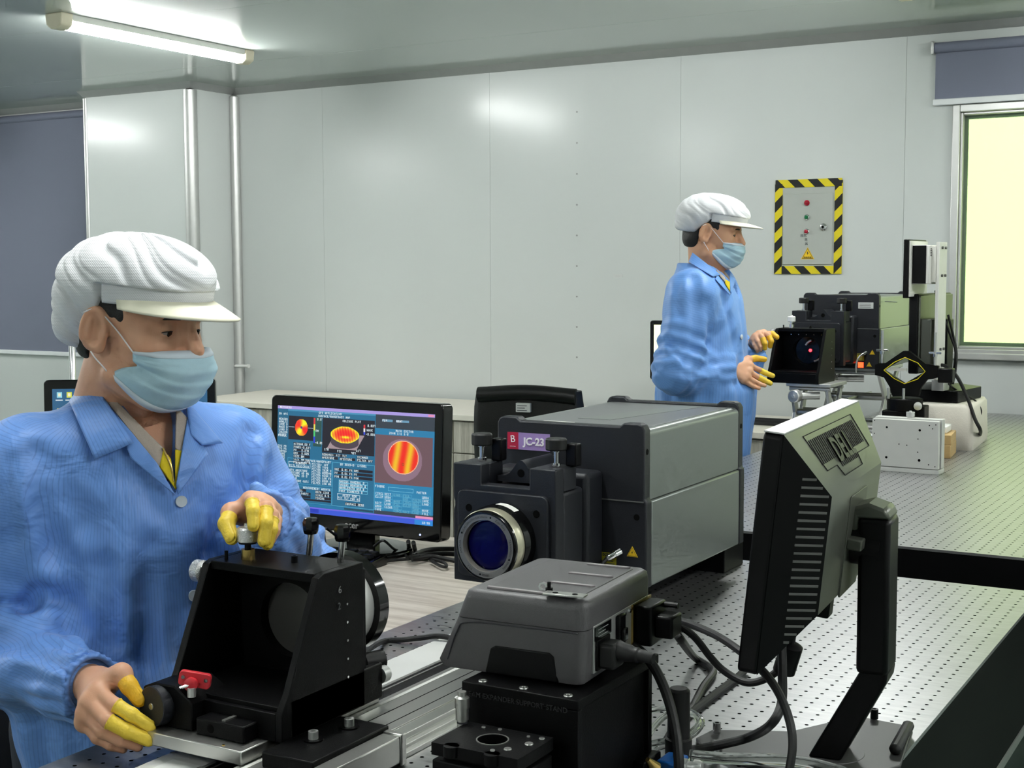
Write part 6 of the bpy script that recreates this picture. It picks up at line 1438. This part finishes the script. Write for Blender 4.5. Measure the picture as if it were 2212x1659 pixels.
    def shirt2(p):
        q = T.l(p)/f32(S); d = shirt(p); d = smax(d, -s_cone(q, (-.03, 0, .1), (-.045, 0, .3), .054, .062)*f32(S), .005); d = smax(d, (q[:, 2]-.165)*f32(S), .006)
        ya, za, ph = C['vcut']; w_ = np.abs(q[:, 1]-ya)*math.cos(.36)-(q[:, 2]-(za+.0))*math.sin(.36); return smax(d, -np.maximum(w_, -q[:, 0])*f32(S), .003)
    v, q = sdf_mesh(shirt2, bx.min(0), bx.max(0), C['cfine']); raw_obj('shirt', v, q, 'shirt_beige', body, base)
    # trousers and shoes
    def trs(p):
        d = None
        for lg in C['legs']:
            e = smin(s_cone(p, lg[0], lg[1], .098*S, .075*S), s_cone(p, lg[1], lg[2]+V3(0, 0, .03), .075*S, .06*S), .03); d = e if d is None else smin(d, e, .03)
        return smax(d, .06-p[:, 2], .01)
    al = np.array([q for l_ in C['legs'] for q in l_]); v, q = sdf_mesh(trs, al.min(0)-.13, al.max(0)+.13, .01); raw_obj('trousers', v, q, 'trousers', body, base)
    for lg in C['legs']:
        fd = unit((T.x[0], T.x[1], 0)); a_ = V3(lg[2][0], lg[2][1], .045); 
        v, q = sdf_mesh(lambda p: smax(smin(s_cone(p, a_-fd*.03, a_+fd*.14+V3(0, 0, -.012), .05, .036), s_cone(p, a_, a_+V3(0, 0, .05), .045, .048), .02), .0-p[:, 2]+.001, .004), a_-.12-np.abs(fd)*.12, a_+.12+np.abs(fd)*.16, .008); raw_obj('shoe', v, q, 'black_leather', body, base)
    for A in C['arms']:
        s0, e0, w0 = A['pts']; ax = unit(w0-e0); rc = A.get('cuff', .034)*S; u_ = unit(np.cross(ax, (.3, .2, .93))); v_ = np.cross(ax, u_); R = []
        for t_, g_ in ((-.022, 1.10), (-.018, 1.2), (-.008, 1.16), (.002, 1.17), (.005, 1.1), (.004, .98), (-.004, .95)):
            R.append([w0+ax*t_-base+(u_*math.cos(a)+v_*math.sin(a))*rc*(g_+(.035*math.sin(26*a)+.02*math.sin(11*a+1) if g_ > 1.05 else 0)) for a in np.linspace(0, 2*PI, 105)[:-1]])
        MB().rings(R, cap=False).build('cuff', coatm, coat, ang=80)
    C['solid'] = solid; C['torso_fn'] = torso; C['shirt_fn'] = shirt; C['body'] = body; C['coat'] = coat
    return body
# ---------------------------------------------------------------- foreground worker
Hd = Frame(P(297, 706, 2.08), facing(64, 7)); T = Frame(P(290, 1118, 2.13), facing(36, 2))
sR, sL = T.w(-.015, -.172, .082), T.w(-.015, .172, .082)
eR, wR = P(-38, 1412, 2.07), P(196, 1478, 1.885)
eL, wL = P(652, 1262, 2.25), P(572, 1122, 2.005)
def J(*a): return [P(*q) for q in a]
handR = dict(wrist=P(205, 1482, 1.872), elbow=eR, sc=.98,
  fingers=[J((212, 1494, 1.822), (248, 1522, 1.795), (284, 1544, 1.79), (318, 1566, 1.795)), J((196, 1516, 1.815), (232, 1556, 1.785), (276, 1580, 1.783), (316, 1596, 1.79)),
           J((188, 1540, 1.815), (220, 1580, 1.792), (262, 1601, 1.79), (298, 1613, 1.797)), J((184, 1560, 1.822), (210, 1594, 1.803), (240, 1610, 1.80), (266, 1618, 1.803))],
  thumb=J((222, 1452, 1.85), (262, 1456, 1.83), (279, 1482, 1.82), (298, 1507, 1.815)))
handL = dict(wrist=P(566, 1128, 1.985), elbow=eL, sc=.98,
  fingers=[J((541, 1082, 1.945), (544, 1082, 1.902), (547, 1105, 1.882), (548, 1130, 1.876)), J((560, 1086, 1.945), (574, 1096, 1.900), (574, 1130, 1.880), (571, 1163, 1.876)),
           J((576, 1094, 1.952), (588, 1112, 1.912), (586, 1144, 1.892), (579, 1170, 1.89)), J((588, 1106, 1.965), (597, 1124, 1.935), (594, 1148, 1.915), (586, 1168, 1.91))],
  thumb=J((535, 1118, 1.965), (500, 1108, 1.935), (489, 1132, 1.91), (499, 1158, 1.895)))
bs_ = V3(T.o[0], T.o[1], 0)
hipc = T.w(-.02, 0, -.32); lgs = []
for s in (-1, 1):
    h_ = hipc+T.y*s*.09; k_ = V3(h_[0]+.01, h_[1], .43); a_ = V3(h_[0]-.02, h_[1], .07); lgs.append((h_, k_, a_, a_+unit((T.x[0], T.x[1], 0))*.1-V3(0, 0, .03)))
CR1 = [(((78, 985), (82, 1050), (101, 1134), (135, 1215), (152, 1286), (155, 1345)), .02, .024), (((60, 990), (50, 1080), (70, 1180), (105, 1260)), .03, -.012),
  (((55, 1310), (85, 1282), (120, 1286), (150, 1300)), .013, .018), (((20, 1340), (60, 1345), (110, 1340), (150, 1350)), .018, -.014), (((0, 1385), (80, 1400), (150, 1400)), .014, .012), (((40, 1460), (90, 1440), (140, 1430)), .016, .011),
  (((546, 935), (538, 985), (528, 1040), (519, 1085)), .016, .02), (((560, 960), (556, 1010), (545, 1060)), .02, -.007), (((585, 1000), (590, 1040), (600, 1080)), .012, .006), (((470, 1120), (462, 1160), (455, 1200)), .015, .01),
  (((170, 1090), (200, 1130), (215, 1200)), .018, .011), (((225, 1000), (300, 1040), (350, 1110)), .018, .007), (((210, 1230), (225, 1330), (215, 1430)), .022, .013), (((330, 1180), (325, 1300), (310, 1420)), .02, .011), (((260, 1200), (275, 1320), (270, 1450)), .022, -.009), (((120, 1010), (140, 1060), (160, 1130)), .018, .012), (((30, 1000), (20, 1080), (30, 1160)), .015, .011)]
C1 = dict(creases=CR1, d=(1.6, 2.4), head=Hd, torso=T, base=bs_, fine=.0021, hfine=.0016, cfine=.0036, skin='skin', coatm='coat_blue', neck=(.175, .028), lids=.6, sag=1., vcut=(.014, .06, .34), seed=.7, length=.5, legs=lgs, hands=[handR, handL], gaze=Hd.y*.12-UP*.2,
  arms=[dict(pts=(sR, eR, wR), r=(.075, .068, .064, .05), cuff=.036), dict(pts=(sL, eL, wL), r=(.07, .064, .06, .052), cuff=.038)])
b1 = build_person('foreground worker in blue coat, white cap and mask leaning over the black mount', C1)
for hs, lst in ((handR, (('t', .45, 'cot_deep'), (0, .12, 'cot_yellow'), (1, .1, 'cot_yellow'))), (handL, (('t', .3, 'cot_yellow'), (0, .25, 'cot_yellow'), (1, .18, 'cot_yellow'), (2, .4, 'cot_yellow')))):
    for wh_, fr_, mm in lst: cot(hs, wh_, fr_, .0011, b1, bs_, mm, .98)
sf = C1['solid']
# collar, lapels, inner collar, yellow placket and buttons, all lying on the cloth
flap('collar_flap', 'coat_blue', b1, bs_, sf, ((196, 816), (150, 868), (204, 992), (288, 957)), 1.7, 2.3, .010, curl=.004)
flap('collar_flap', 'coat_blue', b1, bs_, sf, ((398, 862), (412, 940), (436, 962), (480, 958)), 1.8, 2.4, .009, curl=.003)
flap('lapel', 'coat_blue', b1, bs_, sf, ((246, 890), (282, 990), (378, 1070), (338, 1000)), 1.7, 2.3, .0075, curl=.002)
flap('lapel', 'coat_blue', b1, bs_, sf, ((404, 905), (448, 982), (384, 1068), (380, 1046)), 1.8, 2.4, .0075, curl=.002)
sh = C1['shirt_fn']
flap('shirt_collar', 'shirt_beige', b1, bs_, sf, ((206, 822), (216, 850), (345, 1012), (354, 972)), 1.7, 2.3, .004)
flap('shirt_collar', 'shirt_beige', b1, bs_, sf, ((380, 880), (404, 905), (402, 990), (378, 968)), 1.8, 2.4, .004)
flap('shirt_placket', 'shirt_yellow', b1, bs_, sf, ((352, 972), (344, 1008), (379, 1058), (368, 992)), 1.7, 2.3, .0048)
flap('shirt_placket', 'shirt_yellow', b1, bs_, sf, ((378, 972), (398, 976), (386, 1050), (378, 1058)), 1.8, 2.4, .0048)
zp = [raycast(sf, x, y, 1.7, 2.4)+unit(CC-raycast(sf, x, y, 1.7, 2.4))*.0075 for x, y in ((352, 968), (362, 990), (370, 1010), (376, 1040))]
MB().tube([q-bs_ for q in zp], .0016, 6, 6).build('zip', 'brass', b1)
for x, y in ((391, 1083), (418, 1286)):
    p = raycast(sf, x, y, 1.7, 2.4); n = unit(T.x*.9+unit(CC-p)*.6); bt = MB().lathe([(0, .0085), (.002, .0088), (.0032, .008), (.0028, .0055), (.003, .001)], p+n*.001-bs_, n, 20).build('button', 'button_pearl', b1)
# ---------------------------------------------------------------- far worker
Hd = Frame(P(1537, 504, 4.9), facing(74, 9)); T = Frame(P(1528, 690, 4.92), facing(68, 1)); S2 = 1.06
sR, sL = T.w(-.015, -.178, .085), T.w(-.015, .178, .085)
eR, wR = P(1461, 800, 4.72), P(1564, 797, 4.83); eL, wL = P(1590, 800, 5.1), P(1626, 748, 5.05)
handR = dict(wrist=P(1572, 798, 4.83), elbow=eR, sc=1.02,
  fingers=[J((1620, 790, 4.86), (1640, 799, 4.87), (1654, 806, 4.875), (1667, 811, 4.88)), J((1618, 803, 4.845), (1636, 814, 4.85), (1650, 821, 4.855), (1662, 827, 4.86)),
           J((1613, 814, 4.835), (1629, 824, 4.835), (1641, 830, 4.84), (1652, 833, 4.84)), J((1606, 821, 4.83), (1620, 831, 4.83), (1630, 836, 4.83), (1640, 839, 4.835))],
  thumb=J((1592, 788, 4.86), (1616, 777, 4.88), (1632, 774, 4.89), (1649, 776, 4.895)))
handL = dict(wrist=P(1630, 748, 5.04), elbow=eL, sc=1.02,
  fingers=[J((1650, 720, 5.02), (1661, 726, 4.99), (1666, 737, 4.98), (1664, 746, 4.985)), J((1640, 722, 5.015), (1647, 730, 4.985), (1652, 742, 4.975), (1652, 750, 4.98)),
           J((1632, 728, 5.01), (1637, 738, 4.985), (1642, 749, 4.98), (1643, 756, 4.985)), J((1627, 735, 5.01), (1630, 746, 4.99), (1634, 754, 4.985), (1636, 759, 4.99))],
  thumb=J((1643, 735, 5.05), (1658, 724, 5.06), (1668, 722, 5.06), (1676, 727, 5.05)))
bs2 = V3(T.o[0], T.o[1], 0); hipc = T.w(-.02, 0, -.33); lgs = []
for s in (-1, 1):
    h_ = hipc+T.y*s*.09; k_ = V3(h_[0]+.01, h_[1], .48); a_ = V3(h_[0]-.02, h_[1], .07); lgs.append((h_, k_, a_, a_+unit((T.x[0], T.x[1], 0))*.1-V3(0, 0, .03)))
CR2 = [(((1497, 598), (1503, 640), (1506, 690), (1500, 745), (1486, 782)), .02, .024), (((1442, 730), (1450, 750), (1466, 764), (1478, 752)), .013, .014), (((1440, 745), (1446, 765), (1462, 778)), .012, -.010), (((1455, 640), (1452, 690), (1446, 730)), .02, -.007), (((1525, 655), (1535, 690), (1530, 740)), .02, .009), (((1560, 640), (1578, 700), (1590, 760)), .014, .006), (((1500, 800), (1520, 790), (1545, 785)), .012, .009), (((1490, 820), (1520, 815), (1550, 810)), .012, -.006), (((1470, 600), (1460, 640), (1468, 680)), .014, .007)]
C2 = dict(creases=CR2, d=(4.3, 5.2), head=Hd, torso=T, S=S2, base=bs2, fine=.003, hfine=.0024, cfine=.0065, skin='skin_far', coatm='coat_far', neck=(.165, -.03), lids=.25, sag=.15, capfold=.7, vcut=(-.005, .075, .5), seed=2.1, length=.5, legs=lgs, hands=[handR, handL], hairlow=-.06, gaze=V3(0, 0, -.3), brim=.1,
  arms=[dict(pts=(sR, eR, wR), r=(.08, .076, .072, .056), cuff=.036), dict(pts=(sL, eL, wL), r=(.08, .075, .07, .056), cuff=.036)])
b2 = build_person('far worker in blue coat and white cap standing beside the wall control box', C2)
for hs, lst in ((handR, (('t', .2, 'cot_deep'), (0, .2, 'cot_yellow'), (1, .15, 'cot_yellow'))), (handL, (('t', .2, 'cot_deep'), (0, .1, 'cot_deep'), (1, .1, 'cot_deep')))):
    for wh_, fr_, mm in lst: cot(hs, wh_, fr_, .0017, b2, bs2, mm, 1.02)
sf = C2['solid']; sh = C2['shirt_fn']
flap('collar_flap', 'coat_far', b2, bs2, sf, ((1496, 546), (1488, 566), (1540, 598), (1556, 594)), 4.4, 5.1, .012, curl=.004)
flap('lapel', 'coat_far', b2, bs2, sf, ((1548, 592), (1545, 604), (1576, 638), (1577, 634)), 4.4, 5.1, .008, curl=.004)
flap('lapel', 'coat_far', b2, bs2, sf, ((1576, 590), (1588, 604), (1579, 634), (1577, 632)), 4.4, 5.2, .008, curl=.003)
flap('shirt_collar', 'shirt_beige', b2, bs2, sf, ((1546, 582), (1552, 594), (1568, 612), (1566, 600)), 4.4, 5.1, .004)
flap('shirt_placket', 'shirt_yellow', b2, bs2, sf, ((1566, 604), (1566, 612), (1577, 632), (1577, 610)), 4.4, 5.1, .005)
for x, y in ((1601, 728),): 
    p = raycast(sf, x, y, 4.4, 5.2); n = unit(T.x+unit(CC-p)*.3); MB().lathe([(0, .009), (.002, .009), (.003, .007)], p+n*.001-bs2, n, 14).build('button', 'button_pearl', b2)
